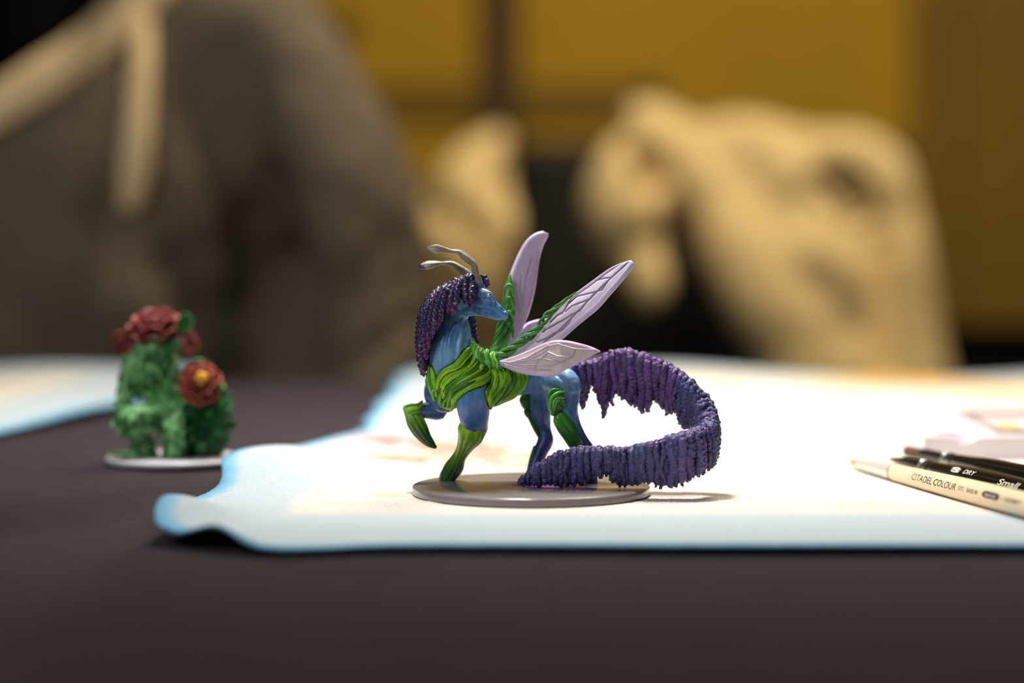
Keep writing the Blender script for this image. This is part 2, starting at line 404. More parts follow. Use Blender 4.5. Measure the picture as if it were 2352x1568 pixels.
# main pad: left edge follows the photographed run on the table, front edge a little wavy
le = np.array([[-0.121, -0.098], [-0.10, -0.104], [-0.06, -0.106], [0.0, -0.102], [0.05, -0.103], [0.07, -0.1], [0.11, -0.0915], [0.135, -0.086], [0.18, -0.0665], [0.25, -0.067], [0.37, -0.065], [0.56, -0.061]])
def left_x(y): return np.interp(y, le[:, 0], le[:, 1])
us = np.concatenate([np.linspace(0, 0.16, 70), np.linspace(0.16, 1, 150)[1:]]); vs_ = np.concatenate([np.linspace(0, 0.5, 200), np.linspace(0.5, 1, 90)[1:]])
PX1 = 0.40; PY0, PY1 = -0.121, 0.532
def pad_pos(U, Vv):
    y = PY0 + (PY1 - PY0) * Vv; xl = left_x(y) + 0.0015 * np.sin(90 * y) + 0.001 * np.sin(37 * y)
    x = xl + (PX1 - xl) * U
    fr = np.exp(-Vv / 0.05)
    y = y + fr * (0.004 * np.sin(11 * x + 1.4) - 0.002 * np.sin(31 * x)) - fr * 0.006 * np.exp(-((x + 0.064) / 0.018) ** 2)
    y = y + fr * 0.012 * np.exp(-((x + 0.094) / 0.012) ** 2)
    return x, y
def pad_edge(U, Vv):
    y = PY0 + (PY1 - PY0) * Vv; dl = U * (PX1 - left_x(y)); df = (Vv) * (PY1 - PY0)
    # the front border is wider than the left one, so scale to one ruler
    return np.minimum(np.minimum(dl * 0.96, np.where(df < 0.012, df, 0.012 + (df - 0.012) * 0.33)), (1 - Vv) * 0.5 + 0.004)
def pad_z(x, y, U, Vv):
    g = lambda cx, cy, sx, sy, a, rot=0: a * np.exp(-(((x - cx) * math.cos(rot) + (y - cy) * math.sin(rot)) / sx) ** 2 - ((-(x - cx) * math.sin(rot) + (y - cy) * math.cos(rot)) / sy) ** 2)
    near = smooth01((0.0 - x - 0.038) / 0.03)
    z = 0.0006 + g(-0.085, 0.062, 0.032, 0.040, 0.0090, 0.15) + g(-0.070, 0.17, 0.03, 0.045, 0.003) + g(-0.104, -0.070, 0.016, 0.028, 0.0078) + g(-0.048, -0.085, 0.05, 0.012, 0.0008)
    z = z + g(-0.087, -0.118, 0.009, 0.016, 0.0055)
    z = z + g(-0.049, 0.012, 0.006, 0.012, 0.0022, -0.7) + g(-0.055, -0.03, 0.02, 0.004, 0.0010, 0.3)
    # loose wrinkles toward the back, flat under the figurine and the brushes
    back = smooth01((y - 0.2) / 0.25)
    z = z + back * 0.004 * (0.5 + 0.5 * np.sin(31 * x + 9 * y)) * (0.5 + 0.5 * np.sin(13 * x - 4)) + back * 0.006 * smooth01((y - 0.42) / 0.1) * (0.5 + 0.5 * np.sin(19 * x + 0.6))
    fr = np.exp(-Vv / 0.02); z = z + fr * 0.0005 * (0.5 + 0.5 * np.sin(24 * x)) 
    return z + np.maximum(cloth_z(x, y), -0.001) * 0 + 0.0002
M_pad = pad_material('absorbent_pad'); 
pad('absorbent_pad', 'white absorbent pad with a pale blue border, spread under the winged figurine and brushes', M_pad, us, vs_, pad_pos, pad_edge, pad_z)

M_pad2 = pad_material('absorbent_pad_plain', True)
c00, c01, c10 = T(-180, 1035, 0.001), T(-60, 846, 0.001), T(285, 915, 0.001)
def pad2_pos(U, Vv):
    ax = np.array([-0.62, 0.13]); bx = np.array([-0.222, 0.185]); cx2 = np.array([-0.62, 0.53]); dx = np.array([-0.172, 0.535])
    f = lambda k: (1 - U) * (1 - Vv) * ax[k] + U * (1 - Vv) * bx[k] + (1 - U) * Vv * cx2[k] + U * Vv * dx[k]
    return f(0) + 0.018 * np.sin(Vv * 3.0) * U, f(1)
def pad2_edge(U, Vv): return np.minimum(np.minimum((1 - U) * 0.35, Vv * 0.3), np.minimum(U * 0.35, (1 - Vv) * 0.35)) * 0.7
def pad2_z(x, y, U, Vv): return 0.0012 + cloth_z(x, y) + 0.003 * (0.5 + 0.5 * np.sin(40 * x + 10 * y)) * smooth01(Vv * 3) + 0.006 * smooth01((Vv - 0.75) / 0.25)
pad('absorbent_pad', 'white pad lying flat behind the green plant figurine at the left edge', M_pad2, np.linspace(0, 1, 90), np.linspace(0, 1, 90), pad2_pos, pad2_edge, pad2_z)

# ------------------------------------------------------------------ winged figurine
BZ0 = 0.0018; BZ1 = 0.0046
fig = thing('winged_horse_figurine', 'blue horse figurine with four lilac insect wings, purple locks and green leafy coat', 'figurine', (0, 0, BZ0))

M_base = mat('base_plastic', (138, 132, 132), 0.2, 0.5, nscale=60, namt=0.05, coat=0.25)
R = 0.0375
V, Fc = lathe([(R * 0.985, BZ0), (R, BZ0 + 0.0003), (R, BZ1 - 0.0006), (R - 0.0002, BZ1 - 0.00025), (R - 0.0008, BZ1), (R * 0.6, BZ1), (R * 0.2, BZ1)], 128)
base = mkobj('base', V, Fc, M_base, fig)
md = base.modifiers.new('edge', 'EDGE_SPLIT'); md.split_angle = math.radians(60)
# smear of purple paint on the base by the tail
M_smear = mat('purple_paint', (124, 66, 150), 0.4, nscale=400, namt=0.2)
def puddle(pts, z, th, n=40):
    A = cr(np.array(pts + [pts[0]]), n)[:-1]; c = A.mean(0); V = []; Fc = []; m = len(A)
    for s, h in ((1.0, 0), (0.9, 0.7), (0.6, 1.0)):
        for a in A: q = c + (a - c) * s; V.append([q[0], q[1], z + th * h])
    V.append([c[0], c[1], z + th])
    for r in range(2):
        for j in range(m): j2 = (j + 1) % m; Fc.append([r * m + j, r * m + j2, (r + 1) * m + j2, (r + 1) * m + j])
    for j in range(m): Fc.append([2 * m + j, 2 * m + (j + 1) % m, 3 * m])
    return np.array(V), Fc
sm = [T(*p, BZ1)[:2] for p in ((1168, 1113), (1190, 1117), (1230, 1121), (1290, 1124), (1350, 1125), (1368, 1121), (1330, 1117), (1250, 1113), (1200, 1110))]
mkobj('paint_smear', *puddle(sm, BZ1, 0.00004), M_smear, fig)

# ---- body: one continuous mesh
B = []
B.append(ptube([(1030, 878, 3, 50), (1062, 880, 4, 56), (1100, 872, 7, 62), (1150, 868, 9, 53), (1205, 868, 11, 38), (1255, 871, 12, 34), (1290, 874, 12, 34), (1305, 878, 12, 26)], 40, 32))
B.append(ptube([(1032, 905, 2, 40), (1034, 880, 2, 50), (1035, 840, 2, 49), (1037, 795, 3, 48), (1041, 757, 4, 38), (1046, 728, 5, 31), (1056, 700, 6, 30)], 36, 32, k=0.9))
# rump and thighs
B.append(ptube([(1268, 872, 10, 32), (1295, 882, 6, 38), (1302, 912, 5, 30), (1304, 940, 4, 24), (1316, 975, 4, 18), (1338, 1012, 5, 14), (1351, 1030, 6, 13), (1356, 1060, 6, 11), (1357, 1085, 5, 12), (1356, 1104, 4, 14)], 48, 24))
B.append(ptube([(1250, 880, 16, 30), (1238, 905, 18, 28), (1237, 930, 18, 27), (1241, 958, 18, 25), (1250, 988, 18, 17), (1253, 1012, 17, 19), (1242, 1036, 16, 17), (1231, 1062, 15, 16), (1226, 1085, 14, 16), (1222, 1101, 13, 15)], 48, 24))
# near foreleg
B.append(ptube([(1078, 885, -1, 40), (1084, 915, -2, 40), (1088, 945, -1, 37), (1090, 968, 2, 33), (1092, 985, 4, 28), (1080, 1008, 7, 22), (1062, 1036, 9, 14), (1053, 1055, 10, 12), (1044, 1075, 11, 15), (1030, 1096, 11.5, 14)], 48, 24, k=0.9))
# far raised foreleg
B.append(ptube([(1012, 880, 14, 36), (1000, 905, 14, 27), (1006, 930, 13, 24), (1008, 944, 12, 21), (985, 942, 11, 20), (960, 943, 10, 17), (945, 945, 9.5, 14), (956, 970, 9, 13), (972, 995, 8.5, 11), (988, 1016, 8.5, 7)], 48, 24))
B.append(ptube([(1008, 905, 6, 30), (1020, 925, 7, 26), (1032, 934, 7, 14)], 14, 20))
# head
B.append(ptube([(1052, 700, 5, 31), (1070, 694, 4, 33), (1090, 692, 2, 29), (1108, 694, 0.5, 27), (1122, 701, -0.5, 22), (1136, 709, -1.2, 16.5), (1148, 717, -1.6, 14), (1158, 724, -1.9, 11)], 40, 32, k=0.72))
B.append(ptube([(1072, 716, 2, 12), (1092, 712, 0.5, 13), (1112, 717, -0.5, 10), (1134, 724, -1.3, 9), (1150, 729, -1.8, 7)], 20, 16))
B.append(ptube([(1094, 674, 1, 15), (1110, 672, -1, 11), (1124, 677, -2.2, 8), (1134, 690, -2.2, 6)], 16, 16))
B.append(ptube([(1100, 650, 0.5, 9), (1101, 660, 0.5, 12), (1103, 672, 0.5, 13)], 10, 14))
Vb, Fb, Nb = union(B, 0.00034, 4)

px_ = topx(Vb); front = Nb[:, 1] < 0.25
def groove(line, w, d):
    global Vb
    m = np.exp(-(seg_dist(px_, line) / w) ** 2) * front
    Vb = Vb - Nb * (m * d * 1e-3)[:, None]
# mouth, nostril, brow, cheek, neck muscles, chest and rump muscles
groove([(1132, 712), (1144, 722), (1156, 731)], 1.6, 0.45)
groove([(1154, 708), (1158, 713)], 2.2, 0.55)
groove([(1114, 686), (1126, 688), (1133, 694)], 2.2, 0.3)
groove([(1087, 668), (1087, 690), (1090, 712), (1100, 719)], 3, 0.4)
groove([(1100, 705), (1120, 707), (1136, 716)], 3, 0.2)
for ln in ([(1062, 728), (1040, 745), (1025, 775), (1018, 810), (1020, 850)], [(1075, 730), (1062, 750), (1048, 790), (1046, 830)], [(1012, 860), (1016, 890)], [(1030, 852), (1034, 870), (1032, 895)], [(1072, 760), (1070, 790), (1062, 815)]):
    groove(ln, 4.5, 0.35)
for ln in ([(1052, 735), (1034, 765), (1030, 800)], [(1080, 745), (1080, 780)], [(1040, 845), (1022, 872)], [(1062, 752), (1056, 790), (1052, 830)]):
    groove(ln, 4.5, -0.4)
for ln in ([(1298, 850), (1308, 868), (1312, 890)], [(1280, 862), (1296, 876), (1300, 900)], [(1318, 905), (1314, 940), (1322, 975)], [(1226, 905), (1222, 940), (1236, 970)]):
    groove(ln, 4, 0.45)
for ln in ([(1285, 848), (1300, 862)], [(1322, 930), (1318, 955)], [(1245, 940), (1248, 970)]):
    groove(ln, 5, -0.35)
Vb = Vb + Nb * (fbm(Vb, 260, 3)[:, None] * 0.00010)
# brushed paint of the body, in the model's own frame
n1 = fbm(Vb, 120, 3, 3.1); n2 = fbm(Vb * np.array([1, 1, 0.25]), 900, 2, 1.7)
t = np.clip(0.5 + 0.55 * n1 + 0.25 * n2, 0, 1)[:, None]
colb = lin((56, 106, 164)) * (1 - t) + lin((132, 178, 214)) * t
low = smooth01((0.030 - (Vb[:, 2] + 0.003 * n1)) / 0.014)[:, None]       # lower legs are painted navy
colb = colb * (1 - low) + lin((36, 44, 92)) * low
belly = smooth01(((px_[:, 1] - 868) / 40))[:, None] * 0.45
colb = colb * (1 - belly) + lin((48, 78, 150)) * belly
rump = np.exp(-(((px_[:, 0] - 1300) / 34) ** 2 + ((px_[:, 1] - 862) / 34) ** 2))[:, None] * 0.75  # pale drybrush on the rump, with its lit highlight painted in
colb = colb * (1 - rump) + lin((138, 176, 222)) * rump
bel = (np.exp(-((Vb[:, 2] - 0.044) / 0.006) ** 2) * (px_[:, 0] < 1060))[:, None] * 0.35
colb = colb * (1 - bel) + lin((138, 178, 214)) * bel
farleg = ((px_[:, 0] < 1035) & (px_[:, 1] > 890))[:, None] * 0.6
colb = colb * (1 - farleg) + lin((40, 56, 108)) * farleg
bvh = BVHTree.FromPolygons(Vb.tolist(), Fb)
def hit(px, py, back=False):
    d = Vector(ray(px, py)); o = Vector(CAM)
    if back:
        o = o + d * 1.6; d = -d
    h = bvh.ray_cast(o, d.normalized())
    return (np.array(h[0]), np.array(h[1])) if h[0] is not None else None

# ---- leafy coat strands laid on the body
M_strand = mat('green_strand_paint', attr='paint', rough=0.38, spec=0.5, nscale=700, namt=0.2)
coat = MB(); dummy = None
strand_pts = []
GREENS = [(84, 138, 22), (66, 122, 20), (104, 152, 26), (52, 104, 20), (122, 160, 28), (40, 88, 22)]
body_holder = []
def strand(path, r=4.6, lift=0.00025, back=False, green=None, taper=(0.55, 0.5), n=22, wob=1.3):
    A = cr(np.array(path, float), n); ph = random.uniform(0, 6.28); out = []
    for i, a in enumerate(A):
        s = i / (n - 1); dx = wob * math.sin(ph + s * 7); h = hit(a[0] + dx, a[1] + wob * math.cos(ph + s * 5), back)
        if h is None:
            q = W(a[0], a[1], 0.012 if back else 0.006); loc, nn, _, _ = bvh.find_nearest(Vector(q)); h = (np.array(loc), np.array(nn))
            if np.linalg.norm(h[0] - q) > 0.009: continue
        out.append(h[0] + h[1] * (lift + 0.00012 * math.sin(ph * 3 + s * 9)))
    if len(out) < 5: return None
    C = np.array(out)
    for _ in range(3): C[1:-1] = 0.25 * C[:-2] + 0.5 * C[1:-1] + 0.25 * C[2:]
    m = len(C); s = np.linspace(0, 1, m); R = r * PXM(0) * (np.minimum(1, taper[0] + s * 4) * np.minimum(1, taper[1] + (1 - s) * 4))
    strand_pts.append(C)
    g = np.array(lin(green or random.choice(GREENS)))
    return sweep(C, R, 8, 1.0, frame='pt', cap=2), g
coat_strands = []
def family(a, b, n, r, back=False, jitter=0.35, greens=None, over=0):
    a = cr(np.array(a, float), 12); b = cr(np.array(b, float), 12)
    for i in range(n):
        w = (i + random.uniform(-jitter, jitter)) / max(1, n - 1); w = min(1, max(0, w))
        w2 = min(1, max(0, w + random.uniform(-0.08, 0.08)))
        ww = np.linspace(w, w2, 12)[:, None]
        g = random.choice(greens) if greens else None
        q = strand(a * (1 - ww) + b * ww, r * random.uniform(0.75, 1.2), lift=0.00005 + 0.0006 * random.random() + over, back=back, green=g)
        if q: coat_strands.append(q)
LIME = [(122, 184, 22), (148, 198, 28), (96, 164, 22), (72, 136, 18), (166, 202, 36)]
DEEP = [(60, 120, 18), (98, 168, 24), (42, 92, 18), (134, 190, 30)]
# shoulder sweep from the knot down to the chest
family([(1088, 788), (1066, 812), (1046, 838), (1020, 848), (1006, 868), (1004, 888)], [(1128, 862), (1112, 882), (1080, 892), (1054, 910), (1042, 934), (1038, 944)], 15, 5.2, greens=LIME)
family([(1100, 800), (1086, 830), (1060, 852), (1030, 862), (1014, 880)], [(1126, 850), (1108, 876), (1074, 890), (1046, 916), (1038, 938)], 10, 4.0, greens=DEEP, over=0.0004)
# barrel
family([(1122, 848), (1130, 862), (1126, 882), (1116, 898), (1122, 926)], [(1208, 858), (1210, 872), (1200, 890), (1170, 914), (1126, 942)], 17, 5.0, greens=LIME)
family([(1130, 846), (1134, 868), (1128, 888), (1118, 905)], [(1200, 858), (1204, 876), (1186, 902), (1140, 934)], 12, 3.8, greens=DEEP, over=0.0004)
# left collar
family([(982, 832), (978, 858), (986, 888), (996, 908)], [(993, 846), (998, 868), (1002, 892), (1006, 912)], 6, 4.4, greens=LIME)
family([(1000, 892), (996, 905), (1000, 918)], [(1040, 915), (1034, 930), (1028, 940)], 5, 4.2, greens=DEEP)
# the same coat on the far side
family([(1060, 800), (1040, 830), (1010, 850), (1000, 885)], [(1128, 862), (1112, 882), (1080, 895), (1050, 920)], 12, 6.0, back=True, greens=DEEP)
family([(1122, 848), (1130, 866), (1126, 890), (1122, 926)], [(1208, 858), (1210, 872), (1195, 895), (1126, 942)], 13, 6.0, back=True, greens=DEEP)
# body skin close under the strands is painted green too
kd = KDTree(sum(len(c) for c in strand_pts)); q = 0
for c in strand_pts:
    for p in c: kd.insert(p, q); q += 1
kd.balance()
near = np.array([kd.find(v)[2] for v in Vb]); g = smooth01((0.0013 - near) / 0.0004)[:, None]
colb = colb * (1 - g) + lin((44, 92, 18)) * g
M_body = mat('blue_body_paint', attr='paint', rough=0.36, spec=0.5, nscale=900, namt=0.12, bump=0.15, bscale=1800)
body = mkobj('body', Vb, Fb, M_body, fig, True, colb); body['label'] = 'brushed blue horse body looking back over its shoulder'
M_eye = mat('eye_white', (222, 214, 190), 0.15, nscale=300, namt=0.03); M_pupil = mat('eye_dark', (30, 26, 20), 0.1, nscale=300, namt=0.03)
h = hit(1124, 677); ec = h[0] - h[1] * 0.00025
eye = mkobj('eye', *ball(ec, (0.00085, 0.0006, 0.0006)), M_eye, body)
mkobj('pupil', *ball(ec + np.array([0.00022, -0.00045, 0.0001]), (0.0003, 0.0003, 0.0004), 10, 8), M_pupil, body)
for ln, rr in (([(1117, 676), (1121, 671), (1127, 671), (1131, 678), (1132, 686)], 1.8), ([(1118, 679), (1123, 683), (1129, 684)], 1.1)):
    q = strand(ln, rr, 0.0001, wob=0, n=14)
    if q: mkobj('eyelid', *q[0], M_body, body, True, np.broadcast_to(lin((112, 160, 200)), (len(q[0][0]), 3)))
def gtube(pts, n, seg, col, parent, name='strand', m=None, **kw):
    V, Fc = ptube(pts, n, seg, **kw); return mkobj(name, V, Fc, m or M_strand, parent, True, np.broadcast_to(lin(col), (len(V), 3)))
# the knot where the wings sprout carries all strands of the coat
coat = gtube([(1108, 818, 1, 10), (1120, 822, 1, 14), (1134, 832, 1.5, 12)], 10, 16, (52, 118, 34), fig, 'leafy_coat')
for (vf, gcol) in coat_strands:
    V, Fc = vf; vj = (0.8 + 0.4 * RNG.random(1))
    mkobj('strand', V, Fc, M_strand, coat, True, np.broadcast_to(gcol * vj, (len(V), 3)))
BR = [(112, 200, 78), (84, 170, 56), (146, 218, 112), (70, 150, 44), (170, 226, 140)]
for i in range(11):
    x = 1104 + i * 3.5 + random.uniform(-1.5, 1.5); y = 800 + i * 1.1; top = random.uniform(-3, 4); dep = -2.6 + 0.2 * i
    gtube([(x + 3, y + 8 + top, 3, 3.5), (x - 1, y + 2 + top, 0.6, 4.6), (x - 3, y + 13, dep, 5.2), (x + 1 + 0.4 * i, y + 28, dep - 0.3, 5.2), (x + 5, y + 39 + random.uniform(-4, 4), dep + 1.8, 3.6)], 18, 8, random.choice(BR), coat)
for i in range(6):
    x = 1096 - i * 2.2; gtube([(x + 10, 804 - i * 2.4, 1.5, 3), (x + 2, 800 - i * 2.6, -0.5, 4.2), (x - 2, 810 - i * 3, -1.5, 4), (x + 2, 822 - i * 2, -1.5, 2.5)], 12, 8, random.choice(BR), coat)
gtube([(1107, 838, -3.5, 4), (1105, 844, -3.7, 5)], 6, 8, (168, 200, 70), coat)

# ---- legs' leaf greaves
M_leaf = mat('leaf_green_paint', attr='paint', rough=0.34, spec=0.5, nscale=500, namt=0.15)
def greave(pts, n, col0, col1, ridges=9, twist=300, amp=0.09, k=1.0, seg=72, name='leaf_greave', grad=1.0):
    f = lambda s, th: amp * (np.abs(np.sin(0.5 * (ridges * th + twist * s))) - 0.6) + 0.03 * np.sin(3 * th + 200 * s)
    V, Fc = ptube(pts, n, seg, k=k, disp=f)
    z = (V[:, 2].max() - V[:, 2]) / (np.ptp(V[:, 2]) + 1e-9); t = (smooth01(1.25 * z ** grad))[:, None]
    return mkobj(name, V, Fc, M_leaf, fig, True, lin(col0) * (1 - t) + lin(col1) * t)
greave([(1086, 966, 1.6, 25), (1084, 982, 2.6, 31), (1080, 1000, 4.5, 29), (1069, 1022, 7, 20), (1059, 1041, 8.8, 15.5), (1052, 1054, 9.8, 16), (1044, 1072, 11, 21), (1032, 1090, 11.5, 19.5), (1025, 1103, 12, 17.5)], 60, (130, 182, 20), (28, 78, 28), 9, 260, 0.10, 0.9, grad=1.3)
greave([(934, 936, 9.5, 9), (941, 947, 9.3, 13), (953, 966, 9, 20), (964, 986, 8.6, 19.5), (977, 1006, 8.4, 14.5), (990, 1019, 8.3, 10), (999, 1026, 8.3, 5)], 50, (126, 182, 36), (24, 70, 28), 10, 60, 0.13, 0.9, grad=0.9)
for i in range(6):      # wrapped strands over the raised knee
    o_ = i * 4.0
    gtube([(933 + o_ * 0.4, 934 + o_ * 0.9, 7.0 + i * .1, 3), (944 + o_ * .3, 930 + o_ * 0.8, 6.2 + i * .2, 4.2), (958, 929 + o_ * 0.8, 6.4 + .2 * i, 4.0), (970, 921 + o_ * 1.0, 7.6 + .2 * i, 2.2)], 14, 8, random.choice(LIME), fig, 'knee_strand')
# near hind knee: swirled leaf pad
gtube([(1273, 902, 1.8, 12), (1278, 918, 1.4, 18), (1277, 935, 1.5, 16), (1271, 948, 2.4, 8)], 16, 20, (38, 92, 26), fig, 'knee_pad')
KC = [(96, 178, 70), (52, 122, 38), (124, 198, 96), (66, 140, 46), (110, 188, 82), (48, 112, 34)]
gtube([(1269, 951, 0.8, 2.6), (1260, 930, -0.4, 3.8), (1261, 908, -0.6, 4.2), (1272, 895, -0.4, 4.0), (1288, 897, 0.4, 2.6)], 20, 8, KC[3], fig, 'knee_strand')
for i in range(6):
    gtube([(1269 + i * 0.8, 951 - i, 0.4, 2.4), (1263 + 3.2 * i, 930 - 1.0 * i, -1.7 + 0.06 * i, 3.6), (1268 + 3.4 * i, 912 + 1.8 * i, -2.0 + 0.1 * i, 3.9), (1282 + 2.2 * i, 902 + 5.4 * i, -1.5 + 0.12 * i, 3.4), (1296 + 0.4 * i, 899 + 7.5 * i, 0.2, 2.0)], 22, 8, KC[i], fig, 'knee_strand')
greave([(1277, 944, 2.6, 8), (1287, 955, 2.4, 19), (1298, 977, 2.4, 21), (1313, 1001, 3.0, 20), (1324, 1020, 3.8, 17), (1332, 1032, 4.6, 8)], 44, (58, 138, 30), (34, 98, 32), 7, 420, 0.13, 0.85)
gtube([(1322, 1030, 4, 9), (1338, 1028, 3.6, 10), (1352, 1032, 4, 7)], 10, 12, (54, 122, 40), fig, 'hock_leaf', M_leaf)
greave([(1350, 1040, 5, 10), (1356, 1066, 5, 11), (1357, 1090, 4.6, 14), (1357, 1108, 4, 15)], 20, (40, 96, 30), (34, 30, 70), 7, 200, 0.08)
# far hind leg leaves
gtube([(1212, 905, 17, 9), (1206, 917, 16.5, 13), (1208, 930, 16.5, 11), (1213, 938, 17, 8), (1212, 947, 16.6, 9.5), (1219, 962, 16.8, 5)], 20, 14, (52, 110, 40), fig, 'knee_pad', M_leaf)
gtube([(1216, 955, 16.5, 6), (1226, 975, 16.4, 7), (1233, 992, 16.3, 5), (1238, 1004, 16.2, 3)], 16, 10, (50, 104, 34), fig, 'leaf_greave', M_leaf)
gtube([(1228, 1026, 15.5, 4), (1224, 1046, 15, 6.5), (1219, 1064, 14.5, 6), (1216, 1084, 14, 7), (1214, 1098, 13, 8)], 16, 10, (48, 108, 40), fig, 'leaf_greave', M_leaf)

# ---- mane of beaded locks
M_mane = mat('purple_mane_paint', attr='paint', rough=0.3, spec=0.5, nscale=900, namt=0.25)
mane_cols = (lin((58, 50, 86)), lin((98, 40, 98)))
def beads(p, cols, amp=0.2):
    return lambda s, th: amp * np.sin(2 * math.pi * s / p) * np.cos(cols * th) + 0.10 * np.sin(2 * math.pi * s / (p * 0.5) + 2 * th)
V, Fc = ptube([(1092, 648, 2, 12), (1070, 655, 3.5, 20), (1040, 672, 4.5, 24), (1012, 697, 5, 26), (992, 728, 5.5, 24), (984, 766, 5.5, 22), (982, 806, 5.5, 18), (978, 845, 5.5, 9)], 120, 40, disp=beads(0.0017, 5, 0.07))
mane = mkobj('mane', V, Fc, M_mane, fig, True, np.broadcast_to(lin((44, 38, 64)), (len(V), 3)))  # crest coloured darker, shade between the locks put into the paint
def lock(pts, n=46, seg=18, p=0.0015, tint=1.0, k=0.9):
    pts = [(a, b, c, r * 0.86) for a, b, c, r in pts]
    L = 0.0; A = np.array([W(a, b, c * 1e-3) for a, b, c, _ in pts]); L = np.linalg.norm(np.diff(A, axis=0), axis=1).sum()
    n = max(20, int(L / 0.00028))
    V, Fc = ptube(pts, n, seg, k=k, disp=beads(p * random.uniform(0.9, 1.15), 2, 0.24))
    t = np.repeat(np.linspace(0, 1, len(V) // seg), seg); V = V + np.stack([fbm(V, 900, 2, sd) for sd in (2.0, 5.0, 7.0)], 1) * 0.00042
    t = np.concatenate([t, [0, 1]])[:, None] ** 3.0
    nz = (0.85 + 0.3 * RNG.random(1)) * tint
    mkobj('lock', V, Fc, M_mane, mane, True, (mane_cols[0] * (1 - t) + mane_cols[1] * t) * nz)
near_locks = [
    [(1084, 634, -0.5, 5), (1084, 655, -3.0, 9), (1084, 680, -4.2, 11), (1085, 700, -4.2, 7), (1087, 712, -3.8, 2)],
    [(1074, 636, -0.5, 6), (1068, 656, -3.4, 9), (1070, 680, -4.4, 9), (1076, 698, -4.0, 5), (1079, 706, -3.6, 2)],
    [(1062, 640, -0.5, 6), (1052, 660, -3.6, 10), (1047, 690, -4.6, 10.5), (1041, 712, -4.6, 9), (1038, 722, -4.2, 4)],
    [(1051, 645, -0.5, 6), (1040, 664, -3.4, 9), (1034, 692, -4.6, 9.5), (1031, 712, -4.2, 7), (1029, 719, -3.8, 3)],
    [(1038, 651, 0, 6), (1024, 674, -3.2, 9), (1016, 704, -4.2, 9.5), (1009, 735, -4.2, 8.5), (1003, 758, -3.6, 3)],
    [(1026, 657, 0, 6), (1010, 684, -3, 9), (1001, 716, -4, 9.5), (996, 750, -4.2, 9), (991, 777, -3.6, 4)],
    [(1013, 664, 0, 6), (996, 695, -2.6, 9), (987, 730, -3.6, 9.5), (984, 768, -3.8, 9), (985, 800, -3.2, 5)],
    [(1002, 672, 0.5, 6), (984, 704, -2, 9), (975, 742, -3, 9.5), (974, 785, -3, 9), (980, 822, -2.4, 6)],
    [(991, 684, 1, 6), (974, 718, -1, 8.5), (967, 760, -1.6, 9), (967, 805, -1.6, 9), (972, 845, -1.2, 6), (976, 856, -1, 3)],
    [(984, 692, 3, 6), (969, 728, 2, 8), (964, 770, 1.6, 8), (965, 815, 1.4, 8.5), (969, 850, 1.4, 6), (973, 862, 1.4, 3)],
    [(986, 690, 6, 6), (970, 725, 6, 8), (964, 765, 6, 8.5), (966, 810, 6, 8.5), (972, 848, 6, 6)],
]
for i, l in enumerate(near_locks): lock(l, tint=1.0)
for i, l in enumerate(near_locks[:9]):      # under-layer tinted dark as shade in the gaps, and the far side
    lock([(a - 5, b - 2, c + 1.8, r * 0.95) for a, b, c, r in l[:-1]] + [(l[-1][0] - 4, l[-1][1] - 10, l[-1][2] + 2.2, 3)], tint=0.6)
    lock([(a - 3 + 2 * math.sin(i), b + 4, 11 - c * 0.9, r) for a, b, c, r in l if r], tint=0.9)
for i, l in enumerate(near_locks[:8]):      # short tufts on top of the crest
    a, b, c, r = l[0]
    lock([(a + 8, b + 2, 3.5, 4), (a + 1, b - 1, 1.6, 7), (a - 7, b + 8, -1.0, 7.5), (a - 12, b + 22, -3.0, 5)], tint=1.15)
    lock([(a + 5, b + 2, 5.5, 4), (a - 3, b + 1, 5.0, 7), (a - 12, b + 10, 4.5, 6)], tint=1.15)
lock([(1078, 712, 9, 7), (1085, 738, 9.5, 9.5), (1089, 762, 9.5, 8), (1093, 780, 9, 6), (1099, 796, 8.5, 3)])
lock([(1074, 716, 11, 7), (1080, 745, 12, 8), (1087, 775, 12, 5)])
lock([(1100, 634, 2, 6), (1110, 637, 2.4, 7), (1117, 645, 2.2, 7.5), (1122, 654, 2, 5)], tint=1.1)
lock([(1104, 640, 3.5, 5), (1112, 648, 3, 6.5), (1118, 657, 2.5, 5)])

# ---- antennae
M_horn = mat('antenna_bone', attr='paint', rough=0.42, spec=0.4, nscale=700, namt=0.18)
def antenna(pts, tipcol):
    f = lambda s, th: 0.14 * np.sin(3 * th + 260 * s) + 0.08 * np.sin(5 * th - 190 * s) + 0.05 * np.sin(700 * s)
    V, Fc = ptube(pts, 90, 28, disp=f); C = np.tile(lin((150, 138, 122)), (len(V), 1))
    s = np.concatenate([np.repeat(np.linspace(0, 1, len(V) // 28), 28), [0, 1]])
    b = smooth01((0.13 - s) / 0.08)[:, None]; C = C * (1 - b) + lin((70, 116, 160)) * b
    w = smooth01((s - 0.75) / 0.2)[:, None]; C = C * (1 - w) + lin((178, 164, 148)) * w
    if tipcol:
        tp = W(*pts[-1][:2], pts[-1][2] * 1e-3); d = np.linalg.norm(V - (tp + np.array([0.0004, -0.0006, -0.0008])), axis=1)
        m = (d < 0.0016)[:, None]; C = np.where(m, lin((84, 40, 110)), C)
    return mkobj('antenna', V, Fc, M_horn, fig, True, C)
antenna([(1102, 664, 0, 10), (1098, 648, 0, 9.5), (1094, 630, 0, 8.5), (1089, 607, 0, 8), (1078, 597, 0, 8), (1066, 588, 0, 8), (1055, 579, 0, 5.5), (1046, 577.5, 0, 4.5), (1036, 576.5, 0, 4.2), (1022, 574, 0, 6), (1012, 572.5, 0, 8), (1002, 571.5, 0, 9.6), (991, 570, 0, 7), (983, 570, 0, 2.5)], False)
